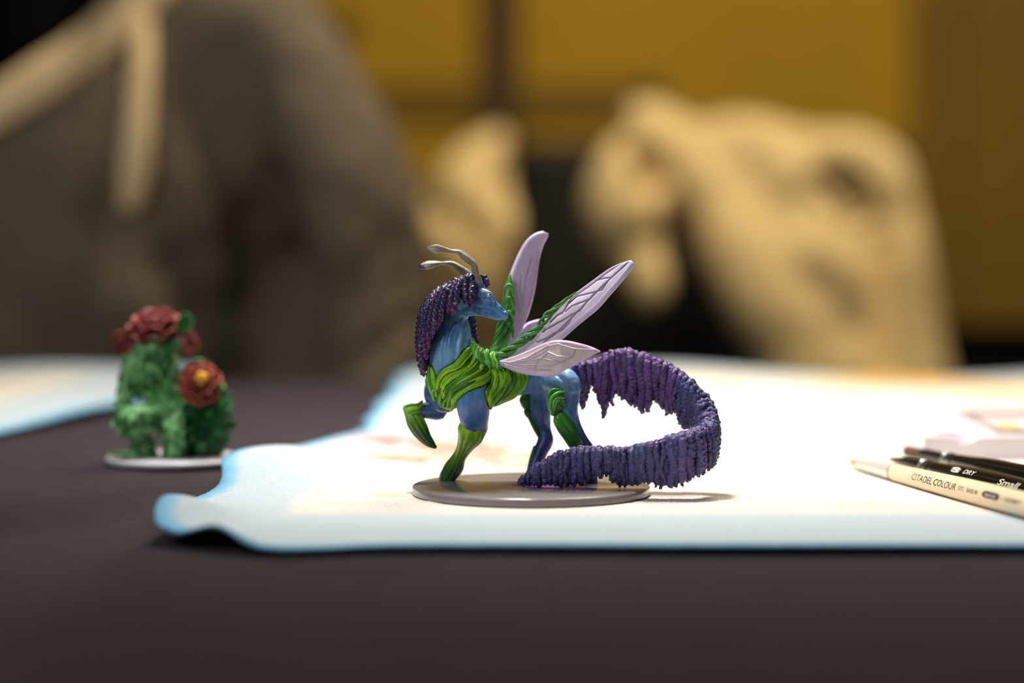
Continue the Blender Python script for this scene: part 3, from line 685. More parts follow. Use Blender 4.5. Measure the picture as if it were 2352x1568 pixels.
antenna([(1086, 645, 7, 8), (1076, 630, 7.5, 8), (1066, 622, 8, 8.5), (1056, 615, 8, 8), (1045, 608, 8.5, 7), (1034, 604.5, 8.5, 5.5), (1022, 604, 8.5, 3.8), (1012, 604.5, 9, 4), (1000, 606, 9, 6.5), (988, 608.5, 9, 9), (978, 610.5, 9, 8.6), (968, 612, 9, 5.5), (964, 613, 9, 2.5)], True)

# ---- wings
M_wing = mat('lilac_wing_paint', attr='paint', rough=0.42, spec=0.4, nscale=500, namt=0.07, sss=0.25)
def wing(top, bot, yt, yb, thick, veins, vcol, vw=2.2, depth=0.35, rim=0.3, nu=190, nv=90, bulge=0.0008, pane=(206, 190, 208), edge=(206, 186, 220), ridge=True, ground=None):
    A = cr(np.array([list(p) + [0] for p in top], float), nu)[:, :2]; Bm = cr(np.array([list(p) + [0] for p in bot], float), nu)[:, :2]
    u = np.linspace(0, 1, nu); v = np.linspace(0, 1, nv)
    Yt = np.interp(u, np.linspace(0, 1, len(yt)), yt) * 1e-3; Yb = np.interp(u, np.linspace(0, 1, len(yb)), yb) * 1e-3
    Pt = np.array([W(a[0], a[1], y) for a, y in zip(A, Yt)]); Pb = np.array([W(a[0], a[1], y) for a, y in zip(Bm, Yb)])
    vv = 0.5 - 0.5 * np.cos(v * math.pi) * (0.35 + 0.65 * 1); vv = 0.5 * v + 0.5 * (0.5 - 0.5 * np.cos(v * math.pi))
    S = Pt[:, None] * (1 - vv)[None, :, None] + Pb[:, None] * vv[None, :, None]
    du = np.gradient(S, axis=0); dv = np.gradient(S, axis=1); N = nrm(np.cross(du, dv) + np.array([0, -1e-12, 0]))
    if N[nu // 2, nv // 2, 1] > 0: N = -N
    S = S + N * (bulge * np.sin(vv * math.pi))[None, :, None] * np.sin(np.clip(u, 0.02, 0.98) * math.pi)[:, None, None]
    P2 = topx(S.reshape(-1, 3)); dist = np.full(len(P2), 1e9)
    for ln in veins: dist = np.minimum(dist, seg_dist(P2, ln))
    vein = np.exp(-(dist / vw) ** 2).reshape(nu, nv)
    wloc = np.linalg.norm(Pb - Pt, axis=1)[:, None]; de = np.minimum(vv, 1 - vv)[None, :] * wloc
    rimw = np.exp(-(de / 0.0011) ** 2)
    prof = np.sqrt(np.clip(de / (thick * 0.8), 0, 1)) * np.sqrt(np.clip(np.minimum(u / 0.01, (1 - u) / 0.012), 0, 1))[:, None]
    sgn = 1 if ridge else -1
    f = (thick / 2 + rim * 1e-3 * rimw + sgn * depth * 1e-3 * vein * (1 - 0.8 * rimw)) * prof
    back = (thick / 2 + rim * 1e-3 * rimw) * prof
    V = np.vstack([(S + N * f[..., None]).reshape(-1, 3), (S - N * back[..., None]).reshape(-1, 3)])
    Fc = grid_faces(nu, nv) + grid_faces(nu, nv, nu * nv, True); n = nu * nv
    bd = [(i, 0) for i in range(nu)] + [(nu - 1, j) for j in range(1, nv)] + [(i, nv - 1) for i in range(nu - 2, -1, -1)] + [(0, j) for j in range(nv - 2, 0, -1)]
    ix = [i * nv + j for i, j in bd]
    for q in range(len(ix)): a, b2 = ix[q], ix[(q + 1) % len(ix)]; Fc.append([a, a + n, b2 + n, b2])
    e = np.clip(rimw, 0, 1).reshape(-1, 1); C = lin(pane) * (1 - e) + lin(edge) * e
    w = np.clip(vein, 0, 1).reshape(-1, 1); C = C * (1 - w) + lin(vcol) * w
    return mkobj('wing', V, Fc, M_wing, fig, True, np.vstack([C, np.tile(lin(edge), (n, 1))]))
c4 = lambda *pts: [(1120 + x / 4.3556, 520 + y / 4.3556) for x, y in pts]
w_up = wing([(1150, 821), (1180, 799), (1208, 776), (1236, 750), (1256, 728), (1284, 703), (1322, 673), (1360, 645), (1396, 619), (1424, 605), (1450, 597)],
     [(1154, 834), (1190, 830), (1235, 817), (1265, 799), (1292, 779), (1327, 748), (1372, 711), (1400, 680), (1420, 657), (1445, 626), (1459, 606)],
     [4, 3, 2, 1, 0, -1], [3, 0, -3, -4, -4, -2], 0.0013,
     [c4((1410, 365), (1220, 540), (1010, 750), (840, 925), (690, 1075), (570, 1160)), c4((880, 690), (1000, 600), (1180, 465), (1370, 365)), c4((830, 735), (1000, 620), (1200, 470), (1340, 380)),
      c4((1075, 550), (1170, 525), (1230, 520)), c4((820, 775), (900, 705), (1085, 660)), c4((1085, 660), (1150, 640), (1205, 560)), c4((780, 860), (850, 800), (1000, 745)), c4((1000, 745), (1040, 720), (1080, 665)),
      c4((700, 900), (770, 850), (840, 735)), c4((640, 1010), (780, 930), (850, 885)), c4((850, 885), (930, 850), (995, 765)), c4((560, 1060), (640, 1005), (770, 935)), c4((590, 1140), (690, 1070), (750, 1040)), c4((750, 1040), (820, 970), (850, 910)), c4((500, 1160), (600, 1120), (690, 1060)), c4((640, 960), (700, 900), (760, 870))],
     (140, 118, 150), 1.5, 0.42, 0.28, ridge=False, pane=(232, 218, 236), edge=(216, 196, 230), nu=260, nv=110)
w_low = wing([(1147, 828), (1177, 820), (1212, 806), (1248, 789), (1276, 781), (1300, 781.5), (1320, 785), (1350, 793), (1368, 800), (1379, 806)],
     [(1147, 836), (1166, 847), (1200, 858), (1235, 863), (1262, 864.5), (1285, 858), (1315, 840), (1350, 822), (1368, 812), (1379.5, 807.5)],
     [0, -3, -6, -9, -10, -10], [-1, -6, -10, -12, -11, -10], 0.0011,
     [c4((135, 1365), (240, 1370), (400, 1325), (600, 1205), (720, 1180)), c4((612, 1190), (595, 1280), (510, 1350), (480, 1440)), c4((715, 1185), (850, 1225), (950, 1232), (1090, 1235)), c4((620, 1262), (700, 1302), (800, 1312), (850, 1300), (870, 1240)),
      c4((545, 1322), (650, 1345), (740, 1360), (840, 1312)), c4((240, 1382), (350, 1392), (500, 1390), (640, 1402), (745, 1360)), c4((240, 1370), (420, 1352), (545, 1322), (610, 1265)), c4((230, 1402), (350, 1432), (480, 1442), (640, 1442)), c4((160, 1380), (215, 1402), (242, 1372)), c4((240, 1375), (420, 1340), (600, 1240))],
     (178, 156, 186), 1.7, 0.38, 0.42, ridge=True, pane=(216, 196, 192), edge=(214, 190, 220), nu=240, nv=110)
w_far = wing([(1152, 800), (1163, 760), (1172, 700), (1170, 640), (1178, 610), (1195, 573), (1211, 549), (1229, 535.5), (1248, 530)],
     [(1172, 798), (1193, 771), (1207, 738), (1219, 704), (1230, 658), (1238, 600), (1247, 566), (1256, 548), (1260, 536)],
     [12, 15, 18, 21, 23], [14, 18, 22, 24, 24], 0.0013,
     [c4((330, 480), (320, 640), (350, 780)), c4((440, 300), (380, 520), (350, 760)), c4((500, 250), (460, 560), (400, 800))], (196, 172, 212), 2.0, 0.2, 0.45, ridge=False, pane=(220, 196, 228), edge=(228, 210, 236))
w_far2 = wing([(1150, 812), (1175, 775), (1205, 745), (1224, 736), (1245, 733), (1272, 742), (1300, 760)], [(1156, 822), (1190, 812), (1220, 802), (1245, 795), (1268, 785), (1288, 774), (1302, 763)],
     [13, 18, 22, 24], [13, 16, 20, 24], 0.0011, [c4((300, 1180), (420, 1060), (560, 980))], (196, 172, 212), 2.0, 0.2, 0.3, ridge=False, pane=(200, 172, 214), edge=(206, 182, 220))
w_up['label'] = 'near upper wing with engraved veins'; w_low['label'] = 'near lower leaf-shaped wing with raised veins'
w_far['label'] = 'far upper wing standing upright'; w_far2['label'] = 'far lower wing behind the braided vine'

# ---- vines that carry the wings
def vine(path, rads, hel, turns, n_str, cols, parent, yoff=0.0, trail=0.0):
    A = cr(np.array([list(p) for p in path], float), 120); C = np.array([W(a[0], a[1], a[2] * 1e-3) for a in A]); s = np.linspace(0, 1, 120)
    t = nrm(np.gradient(C, axis=0)); n1 = nrm(np.cross(t, np.array([0, 1, 0]))); n2 = np.cross(t, n1)
    H = np.interp(s, np.linspace(0, 1, len(hel)), hel) * PXM(0); Rr = np.interp(s, np.linspace(0, 1, len(rads)), rads) * PXM(0)
    for i in range(n_str):
        ph = 2 * math.pi * i / n_str + turns * 2 * math.pi * s + 0.5 * np.sin(9 * s + i)
        Q = C + n1 * (H * np.cos(ph))[:, None] + n2 * (H * 0.75 * np.sin(ph))[:, None]
        V, Fc = sweep(Q, Rr * random.uniform(0.85, 1.15), 14, 1.0, frame='pt', disp=lambda s_, th: 0.14 * np.sin(2 * th + 500 * s_ + i) + 0.07 * np.sin(5 * th))
        o = mkobj('tendril' if parent else 'wing_vine', V, Fc, M_strand, parent or fig, True, np.broadcast_to(lin(cols[i % len(cols)]), (len(V), 3)))
        parent = parent or o
VC = [(78, 142, 72), (98, 164, 92), (62, 122, 56), (90, 152, 72)]
vine([(1138, 822, 1), (1152, 815, 0.6), (1172, 803, 0.2), (1205, 779, 0), (1236, 753, -0.4), (1256, 727, -0.8), (1282, 702, -1.2), (1302, 686, -1.4), (1324, 671, -1.4)], [6.5, 5.5, 4.4, 3.4, 3.2, 3.0, 2.6, 2.0, 1.0], [8, 7, 6, 8.5, 5, 8, 4.0, 2.5, 0.3], 2.6, 4, VC, None)
v2 = gtube([(1136, 826, 8, 17), (1147, 795, 10, 16), (1156, 755, 11.5, 16), (1163, 715, 12.5, 15), (1168, 680, 14, 13), (1170, 655, 15, 9), (1171, 634, 16, 3)], 40, 24, (60, 124, 44), fig, 'wing_vine')
vine([(1136, 824, 8), (1147, 795, 9.5), (1158, 755, 11), (1166, 715, 12), (1169, 680, 14), (1170, 655, 15), (1171, 630, 16)], [6, 5.5, 5.5, 5, 4.4, 3.4, 1.2], [12, 13, 13, 12, 10, 6.5, 1], 1.2, 8, [(84, 152, 62), (100, 168, 80), (66, 128, 46), (78, 142, 56)], v2)
for y0 in (660, 690, 722, 752):     # overlapping scale-like leaves down the front of the far vine
    gtube([(1160, y0 + 16, 9.5, 2), (1161, y0 + 2, 9.2, 4.5), (1169, y0 - 6, 9.3, 4.5), (1177, y0 + 4, 9.6, 4.5), (1179, y0 + 22, 10, 2)], 18, 8, random.choice(VC), v2, 'tendril')

# ---- tail of hanging beaded strands
ST = np.array([(1306, 852, 12, 1312, 866), (1320, 846, 12, 1324, 870), (1338, 842, 11, 1338, 934), (1352, 840, 11, 1352, 888), (1366, 838, 11, 1366, 896), (1380, 831, 11, 1378, 925), (1392, 825, 11, 1388, 950), (1404, 818, 11, 1402, 926), (1423, 814, 11, 1421, 903), (1440, 813, 11, 1438, 918), (1460, 818, 11, 1460, 930), (1485, 826, 10, 1484, 940), (1505, 833, 10, 1504, 910), (1525, 843, 9.5, 1520, 934), (1545, 853, 9, 1536, 952), (1562, 864, 8, 1552, 942), (1580, 878, 7, 1566, 980), (1594, 893, 6, 1578, 982), (1606, 908, 5, 1590, 980), (1618, 930, 3, 1606, 985), (1628, 955, 0, 1626, 1020), (1630, 975, -4, 1636, 1060), (1618, 988, -8, 1628, 1076), (1594, 997, -11, 1607, 1092), (1568, 1003, -13, 1572, 1112), (1541, 1012, -13.5, 1544, 1119), (1512, 1021, -13.5, 1514, 1121), (1489, 1028, -13, 1490, 1110), (1454, 1036, -12, 1455, 1117), (1416, 1039, -11, 1417, 1116), (1394, 1039, -11, 1396, 1092), (1376, 1039, -11, 1378, 1098), (1350, 1040, -10.5, 1352, 1098), (1326, 1040, -10, 1326, 1115), (1285, 1049, -9.5, 1285, 1116), (1250, 1064, -9, 1252, 1116), (1216, 1086, -8.5, 1218, 1115), (1188, 1106, -8, 1190, 1115)], float)
NS = 900
TA = cr(ST, NS); TS = np.array([W(a[0], a[1], a[2] * 1e-3) for a in TA]); TH = np.array([W(a[3], a[4], a[2] * 1e-3 + (0.0016 if i < NS * 0.5 else -0.0004)) for i, a in enumerate(TA)])
tt = nrm(np.gradient(TS, axis=0)); hn = np.stack([tt[:, 1], -tt[:, 0], 0 * tt[:, 0]], 1)   # horizontal normal of the run
bad = np.linalg.norm(hn, axis=1) < 0.2; hn = nrm(hn)
sl = np.concatenate([[0], np.cumsum(np.linalg.norm(np.diff(TS, axis=0), axis=1))])
M_tail = mat('purple_tail_paint', attr='paint', rough=0.32, spec=0.5, nscale=600, namt=0.3, bump=0.9, bscale=1500)
# core: ribbed ridge on top, thin curtain below
nr = 40; th = np.linspace(0, 2 * math.pi, nr, endpoint=False)
endt = np.clip(np.minimum(sl / 0.004, (sl[-1] - sl) / 0.016), 0.12, 1) ** 0.7
drop = TH - TS; D = np.linalg.norm(drop, axis=1)
rib = 0.00022 * np.sin(2 * math.pi * sl / 0.0022 + 1.5 * np.sin(sl * 300)) + 0.00012 * np.sin(2 * math.pi * sl / 0.0009)
V = []
halfw = 0.0024 * endt
for j in range(nr):
    a = th[j]; c, s = math.cos(a), math.sin(a)
    f = (1 - s) / 2                                    # 0 at the top, 1 at the hem
    wj = halfw * (1.0 - 0.55 * f) * c * (1 + 0)
    up = 0.0
    p = TS + drop * (f * 0.94)[..., None] if np.ndim(f) else TS + drop * (f * 0.94)
    bump_ = rib * (0.5 + 0.5 * abs(c)) + 0.00025 * np.sin(2 * math.pi * sl / 0.0013 + 3 * a) * math.exp(-(f / 0.18) ** 2)
    p = p + hn * (wj + np.sign(c) * bump_)[:, None] + np.array([0, 0, 1]) * (0.0012 * endt * max(0, s) ** 2 + (bump_ if s > 0 else 0))[:, None]
    V.append(p)
V = np.stack(V, 1).reshape(-1, 3); m = NS
i = np.arange(m - 1)[:, None]; j = np.arange(nr)[None, :]; j2 = (j + 1) % nr
Fc = np.stack([i * nr + j, i * nr + j2, (i + 1) * nr + j2, (i + 1) * nr + j], -1).reshape(-1, 4).tolist()
Fc.append(list(range(nr))[::-1]); Fc.append([(m - 1) * nr + q for q in range(nr)])
nz = fbm(V, 200, 3, 5.0)[:, None]
TC0, TC1 = lin((72, 70, 120)), lin((114, 80, 144))
w = np.clip(0.5 + nz * 0.9, 0, 1)
tail = mkobj('tail', V, Fc, M_tail, fig, True, TC0 * (1 - w) + TC1 * w)
# beaded strands, each hanging from the ridge
ns = 0; step = 0.0020; pos = 0.0008; alt = 0
klen = [1.0, 1.0]
while pos < sl[-1] - 0.002 and ns < 280:
    i0 = int(np.searchsorted(sl, pos)); i0 = min(i0, NS - 1)
    for side in (1, -1):
        ii = int(np.clip(i0 + random.randint(-2, 2) + side, 0, NS - 1)); e = endt[ii]
        top = TS[ii] + np.array([0, 0, 0.0011 * e]); hem = TH[ii]; n_ = hn[ii] * side
        ln = np.linalg.norm(hem - top)
        if ln < 0.0012: continue
        q_ = 0 if side == 1 else 1; klen[q_] = 0.75 * klen[q_] + 0.25 * random.uniform(0.85, 1.12); k_ = klen[q_] * (1.0 if q_ == 0 else 0.95)
        hem2 = top + (hem - top) * k_
        hem2[2] = max(hem2[2], BZ1 + 0.0006 if np.hypot(hem2[0], hem2[1]) < 0.0375 else 0.0028)
        r0 = random.uniform(0.00085, 0.0018) * (0.55 + 0.45 * e); wv = tt[ii] * random.uniform(-0.0012, 0.0012)
        P = np.array([list(top + n_ * 0.0003) + [r0 * 0.7], list(top * .93 + hem2 * .07 + n_ * 0.0016 * e) + [r0], list(top * .72 + hem2 * .28 + n_ * 0.0022 * e) + [r0 * 1.05], list(top * .4 + hem2 * .6 + n_ * 0.0018 * e + wv) + [r0], list(top * .12 + hem2 * .88 + n_ * 0.0010 * e) + [r0 * .85], list(hem2 + n_ * 0.0005 + wv * 0.5) + [r0 * 0.45]])
        nn = int(np.clip(ln / 0.00032, 14, 60)); A = cr(P, nn)
        Vs, Fs = sweep(A[:, :3], A[:, 3], 10, 1.0, frame='pt', cap=2, disp=beads(random.uniform(0.0012, 0.0019), 2, 0.17))
        Vs = Vs + np.stack([fbm(Vs, 700, 2, sd) for sd in (1.0, 4.0, 9.0)], 1) * 0.00042
        mixf = np.clip(0.35 + 0.9 * mnoise.noise(Vector(top * 45)) + random.uniform(-.25, .25), 0, 1); c = (TC0 + (TC1 - TC0) * mixf) * random.uniform(0.85, 1.25)
        mkobj('strand', Vs, Fs, M_tail, tail, True, np.broadcast_to(c, (len(Vs), 3))); ns += 1
    pos += step
# knobbly beads along the ridge, too small to pick apart
mb = MB()
for q in range(520):
    ii = random.randint(4, NS - 14); e = endt[ii]; a = random.uniform(-1.0, 1.0)
    c = TS[ii] + hn[ii] * (a * 0.0021 * e) + np.array([0, 0, (0.0014 - 0.0011 * a * a) * e]); r = random.uniform(0.00035, 0.0006) * (0.5 + 0.5 * e)
    mb.add(ball(c, r, 7, 5), (TC0 + (TC1 - TC0) * random.random()) * random.uniform(0.9, 1.6))
mb.build('ridge_beads', M_tail, tail, kind='stuff')

# ------------------------------------------------------------------ green plant figurine
GY = 0.088
gc = T(400, 1042, 0.0032); GX, GYc = gc[0], gc[1]
gm = lambda px, py, dy=0: (px, py, (GYc * 1000 + dy))
gz = float(cloth_z(GX, GYc)) + 0.0010
pf = thing('plant_creature_figurine', 'green leafy kneeling figurine with a dark red rose for a head, holding a bush', 'figurine', (GX, GYc, gz))
M_base2 = mat('pale_base_plastic', (206, 200, 206), 0.3, nscale=80, namt=0.05)
V, Fc = lathe([(0.0240, 0), (0.0246, 0.0004), (0.0246, 0.0016), (0.024, 0.0021), (0.012, 0.0022), (0.004, 0.0022)], 72)
mkobj('base', V + np.array([GX, GYc, gz]), Fc, M_base2, pf)
P = lambda rows, n=24, seg=16, k=1.0: ptube([(a, b, GYc * 1000 + c, r) for a, b, c, r in rows], n, seg, k=k)
B = [P([(352, 800, 0, 46), (352, 830, 0, 54), (356, 862, 0, 52), (372, 902, 1, 42), (390, 940, 2, 42)], 30, 24),
     P([(352, 830, 0, 40), (354, 806, -1, 50), (362, 788, 0, 44)], 16, 20),
     P([(322, 822, 0, 30), (304, 850, -2, 27), (290, 890, -4, 22), (283, 930, -8, 18), (280, 964, -9, 17)], 24),
     P([(372, 838, 0, 24), (392, 850, -3, 18), (402, 880, -5, 15), (412, 930, -6, 14), (428, 962, -6, 11)], 24),
     P([(398, 945, 0, 40), (365, 948, -5, 36), (328, 954, -10, 32), (306, 962, -12, 29)], 24),
     P([(304, 962, -11, 30), (312, 990, -9, 27), (326, 1015, -6, 24), (338, 1044, -4, 24)], 24),
     P([(396, 945, 0, 38), (402, 975, -7, 32), (404, 1000, -10, 30), (404, 1046, -8, 28)], 24),
     P([(404, 1040, -6, 18), (430, 1046, 4, 14), (455, 1048, 10, 10)], 12),
     P([(250, 1042, -8, 5), (280, 1041, -6, 8), (330, 1046, -4, 9)], 12),
     P([(478, 900, -2, 42), (482, 950, -2, 50), (478, 1000, -2, 50), (466, 1048, -2, 40)], 24, 20, 0.6)]
Vg, Fg, Ng = union(B, 0.0007, 2)
nz = fbm(Vg, 420, 3, 2.0); Vg = Vg + Ng * (0.0009 * np.abs(nz) - 0.0003)[:, None]
pg = topx(Vg); lt = np.clip(0.42 + 1.1 * nz + 0.3 * Ng[:, 2], 0, 1)[:, None]  # upward faces get the lighter green: highlights from above put into the colour
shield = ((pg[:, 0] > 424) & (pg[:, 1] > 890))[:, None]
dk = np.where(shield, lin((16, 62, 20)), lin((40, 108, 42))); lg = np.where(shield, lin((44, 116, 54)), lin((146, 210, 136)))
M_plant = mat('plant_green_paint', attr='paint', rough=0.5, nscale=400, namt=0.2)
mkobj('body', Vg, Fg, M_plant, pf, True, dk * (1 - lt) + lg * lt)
def petal_mesh(name, m, w=1.0, curl=0.6):
    nu, nv = 9, 9; V = []
    for i in range(nu):
        u = i / (nu - 1)
        for j in range(nv):
            v = j / (nv - 1) * 2 - 1
            ww = math.sin(min(1, u * 1.15 + 0.12) * math.pi * 0.62) * w
            x = v * ww * 0.62; z = u - 0.10 * v * v * u; y = -curl * u * u + 0.35 * (v * v) * ww + 0.5 * curl * max(0, u - 0.75)
            V.append([x, y, z])
    Fc = grid_faces(nu, nv); me = bpy.data.meshes.new(name); me.from_pydata(V, [], Fc); me.materials.append(m)
    me.polygons.foreach_set('use_smooth', [True] * len(me.polygons)); me.update(); return me
M_rose = mat('rose_red_paint', (140, 56, 54), 0.5, nscale=900, namt=0.3); M_coral = mat('flower_coral_paint', (168, 78, 62), 0.5, nscale=900, namt=0.3)
M_yel = mat('flower_yellow_paint', (236, 168, 30), 0.5, nscale=900, namt=0.15); M_lf = mat('leaf_green_dark', (30, 98, 40), 0.5, nscale=900, namt=0.3); M_lf2 = mat('leaf_pale_green', (120, 178, 124), 0.5, nscale=900, namt=0.2)
me_rose = petal_mesh('rose_petal', M_rose, 1.05, 0.5); me_cor = petal_mesh('flower_petal', M_coral, 1.0, 0.45); me_leaf = petal_mesh('leaf', M_lf, 0.55, 0.4); me_leaf2 = petal_mesh('leaf_pale', M_lf2, 0.6, 0.4)
def inst(name, me, parent, loc, rot, sc, thick=0.06):
    o = bpy.data.objects.new(name, me); COL.objects.link(o); o.parent = parent
    o.matrix_local = Matrix.Translation(Vector(np.asarray(loc) - origin(parent))) @ rot.to_4x4() @ Matrix.Diagonal((sc[0], sc[1], sc[2], 1))
    s = o.modifiers.new('thickness', 'SOLIDIFY'); s.thickness = thick; s.offset = 0
    return o
def flower(parent, ctr, axis, rad, me, name, layers, spread):
    """rings of petals round an axis"""
    z = Vector(axis).normalized(); q = Vector((0, 0, 1)).rotation_difference(z).to_matrix()
    for li, (cnt, r, tilt, s, h) in enumerate(layers):
        for i in range(cnt):
            a = 2 * math.pi * (i + 0.5 * li + random.uniform(-.1, .1)) / cnt
            m = q @ Matrix.Rotation(a, 3, 'Z') @ Matrix.Rotation(-tilt + random.uniform(-.1, .1), 3, 'X')
            off = q @ (Matrix.Rotation(a, 3, 'Z') @ Vector((0, r * rad, h * rad)))
            inst(name, me, parent, np.asarray(ctr) + np.array(off), m, (rad * s, rad * s, rad * s))
w1 = W(358, 776, GYc)
flower(pf, w1 + np.array([0, 0, 0.0015]), (-0.12, -0.45, 1), 0.0072, me_rose, 'rose_petal', [(8, 0.35, 1.55, 1.05, 0.1), (7, 0.3, 1.1, 1.0, 0.15), (6, 0.2, 0.6, 0.85, 0.2), (4, 0.1, 0.2, 0.7, 0.2)], 1)
for (a, b, c, s) in ((302, 792, -1, .0062), (298, 778, 2, .0066), (426, 792, -1, .0055), (420, 776, 2, .0058), (322, 768, -5, .0058)):
    inst('rose_petal', me_rose, pf, W(a, b - 16, GYc + c * .001), Matrix.Rotation((0.5 if a < 360 else -0.5), 3, 'Y') @ Matrix.Rotation(math.pi - 0.2, 3, 'X'), (s, s, s * 1.05))
for (a, b, ry, s) in ((330, 800, 2.6, .008), (360, 804, 3.1, .008), (392, 800, 3.5, .008), (412, 786, 0.5, .008), (345, 800, 2.9, .007), (414, 800, 4.0, .007)):
    inst('collar_leaf', me_leaf, pf, W(a, b - 20, GYc - .0065), Matrix.Rotation(ry, 3, 'Y'), (s, s, s))
w2 = W(461, 884, GYc - 0.0075)
flower(pf, w2, (0.1, -1, 0.25), 0.0062, me_cor, 'flower_petal', [(9, 0.25, 1.35, 1.05, 0), (8, 0.2, 1.0, 0.95, 0.1), (7, 0.15, 0.65, 0.8, 0.15), (5, 0.1, 0.4, 0.6, 0.15)], 1)
mb = MB()
for q in range(9):
    a = q * 2.4; rr = 0.0011 * math.sqrt(q / 9.0); mb.add(ball(w2 + np.array([0.0008 + rr * math.cos(a) * 1.3, -0.0050 - 0.0004 * random.random(), 0.0030 + rr * math.sin(a)]), 0.0013, 10, 7))
mb.build('flower_centre', M_yel, pf)
for (a, b, ry, s, me) in ((412, 874, -1.2, .0055, me_leaf2), (405, 868, -0.6, .005, me_leaf2), (450, 850, 0.0, .005, me_leaf2), (420, 885, -1.9, .0055, me_leaf2)):
    inst('pale_leaf', me, pf, W(a + 8, b, GYc - .006), Matrix.Rotation(ry, 3, 'Y') @ Matrix.Rotation(0.3, 3, 'X'), (s, s, s))
me_leaf3 = petal_mesh('leaf_mid', mat('leaf_green_mid', (70, 146, 84), 0.5, nscale=900, namt=0.3), 0.55, 0.4)
for q in range(70):     # leaves of the bush
    y = random.uniform(895, 1046); hw = 50 * math.sqrt(max(0.1, 1 - ((y - 970) / 95) ** 2)); x = 478 + random.uniform(-1, 1) * hw
    s = random.uniform(.0028, .0046)
    inst('leaf', me_leaf3 if q % 3 == 0 else me_leaf, pf, W(x, y, GYc - 0.0075 * math.sqrt(max(0.05, 1 - ((x - 478) / 56) ** 2)) - 0.001), Matrix.Rotation(random.uniform(-1.2, 1.2) + (0.9 if x > 478 else -0.3), 3, 'Y') @ Matrix.Rotation(random.uniform(0.2, 0.9), 3, 'X'), (s, s, s))

me_leaf4 = petal_mesh('leaf_light', mat('leaf_green_light', (124, 196, 116), 0.5, nscale=900, namt=0.3), 0.55, 0.5)
pick = np.nonzero((Ng[:, 1] < 0.1) & (pg[:, 0] < 420) & (pg[:, 1] > 812) & (pg[:, 1] < 1035))[0]
for q in range(110):    # leafy tufts on torso, arms and thighs
    i_ = int(RNG.choice(pick)); s = random.uniform(.0018, .0032); n_ = Vector(Ng[i_]); dn = (Vector((0, 0, -1)) + n_ * 0.6).normalized()
    inst('leaf', (me_leaf4, me_leaf3, me_leaf4, me_leaf)[q % 4], pf, Vg[i_], Vector((0, 0, 1)).rotation_difference(dn).to_matrix() @ Matrix.Rotation(random.uniform(-.6, .6), 3, 'Z'), (s, s, s))

# ------------------------------------------------------------------ brushes
def brush(name, label, tip, tail, prof_parts, extra=None, z_tip=0.0, roll=0.0):
    """prof_parts: list of (part name, material, [(distance from tip, radius)...]) in metres"""
    tip = np.asarray(tip, float); tail = np.asarray(tail, float); d = Vector(tail - tip).normalized()
    root = thing(name, label, 'paintbrush', tuple(tip)); 
    zax = Vector((0, 0, 1)); side = zax.cross(d).normalized(); up = d.cross(side)
    Rm = Matrix((d, side, up)).transposed()
    root.rotation_euler = Rm.to_euler()
    out = {}
    for pn, m, prof, sq in prof_parts:
        A = cr(np.array([[p[0], p[1], 0] for p in prof]), max(12, len(prof) * 8)) if pn in ('bristles', 'handle') else np.array([[p[0], p[1], 0] for p in prof])
        V, Fc = lathe([(max(a[1], 0.00008), a[0]) for a in A], 40, 'x')
        V = V * np.array([1, sq, 1 / sq if sq < 1 else 1 / sq])
        me = bpy.data.meshes.new(pn); me.from_pydata(V.tolist(), [], Fc); me.materials.append(m); me.polygons.foreach_set('use_smooth', [True] * len(me.polygons)); me.update()
        o = bpy.data.objects.new(pn, me); COL.objects.link(o); o.parent = root; e = o.modifiers.new('edges', 'EDGE_SPLIT'); e.split_angle = math.radians(50); out[pn] = o
    return root, out, Rm
def text_mesh(body, size, bold=0.0, shear=0.0, sx=1.0):
    c = bpy.data.curves.new('t', 'FONT'); c.body = body; c.size = size; c.offset = bold; c.shear = shear; c.resolution_u = 4; c.fill_mode = 'FRONT'
    o = bpy.data.objects.new('t', c); COL.objects.link(o); dg = bpy.context.evaluated_depsgraph_get(); dg.update()
    me = bpy.data.meshes.new_from_object(o.evaluated_get(dg)); bpy.data.objects.remove(o); bpy.data.curves.remove(c)
    import bmesh
    bm = bmesh.new(); bm.from_mesh(me); bmesh.ops.triangulate(bm, faces=bm.faces[:]); bmesh.ops.subdivide_edges(bm, edges=bm.edges[:], cuts=1); bm.to_mesh(me); bm.free()
    for v in me.vertices: v.co.x *= sx
    return me
def wrap_text(me, x0, radius, phi0, eps=0.00005):
    """lay flat text along the handle: text x runs along the brush, y round it"""
    for v in me.vertices:
        x = x0 + v.co.x; r = radius(x) + eps; a = phi0 + v.co.y / r
        v.co = (x, -r * math.cos(a), r * math.sin(a))
    me.update()
def print_on(root, name, body, size, x0, radius, phi0, m, bold=0.0, shear=0.15, x1=0.1):
    me = text_mesh(body, size, bold, shear, 1.0); xs_ = [v.co.x for v in me.vertices]; k_ = (x1 - x0) / (max(xs_) - min(xs_)); mn_ = min(xs_)
    for v in me.vertices: v.co.x = (v.co.x - mn_) * k_
    wrap_text(me, x0, radius, phi0); me.materials.append(m); me.name = name
    o = bpy.data.objects.new(name, me); COL.objects.link(o); o.parent = root; return o
M_cream = mat('cream_lacquer', (244, 216, 178), 0.35, nscale=40, namt=0.03); M_pearl = mat('pearl_ferrule', (232, 222, 214), 0.22, nscale=40, namt=0.03, metal=0.35)
M_tan = mat('tan_bristle', (190, 130, 72), 0.7, nscale=900, namt=0.3); M_black = mat('black_lacquer', (20, 15, 10), 0.22, nscale=40, namt=0.1, coat=0.4)
M_steel = mat('silver_band', (190, 190, 190), 0.2, metal=1.0, nscale=40, namt=0.05); M_bferr = mat('black_ferrule', (44, 38, 36), 0.3, metal=0.6, nscale=40, namt=0.1)
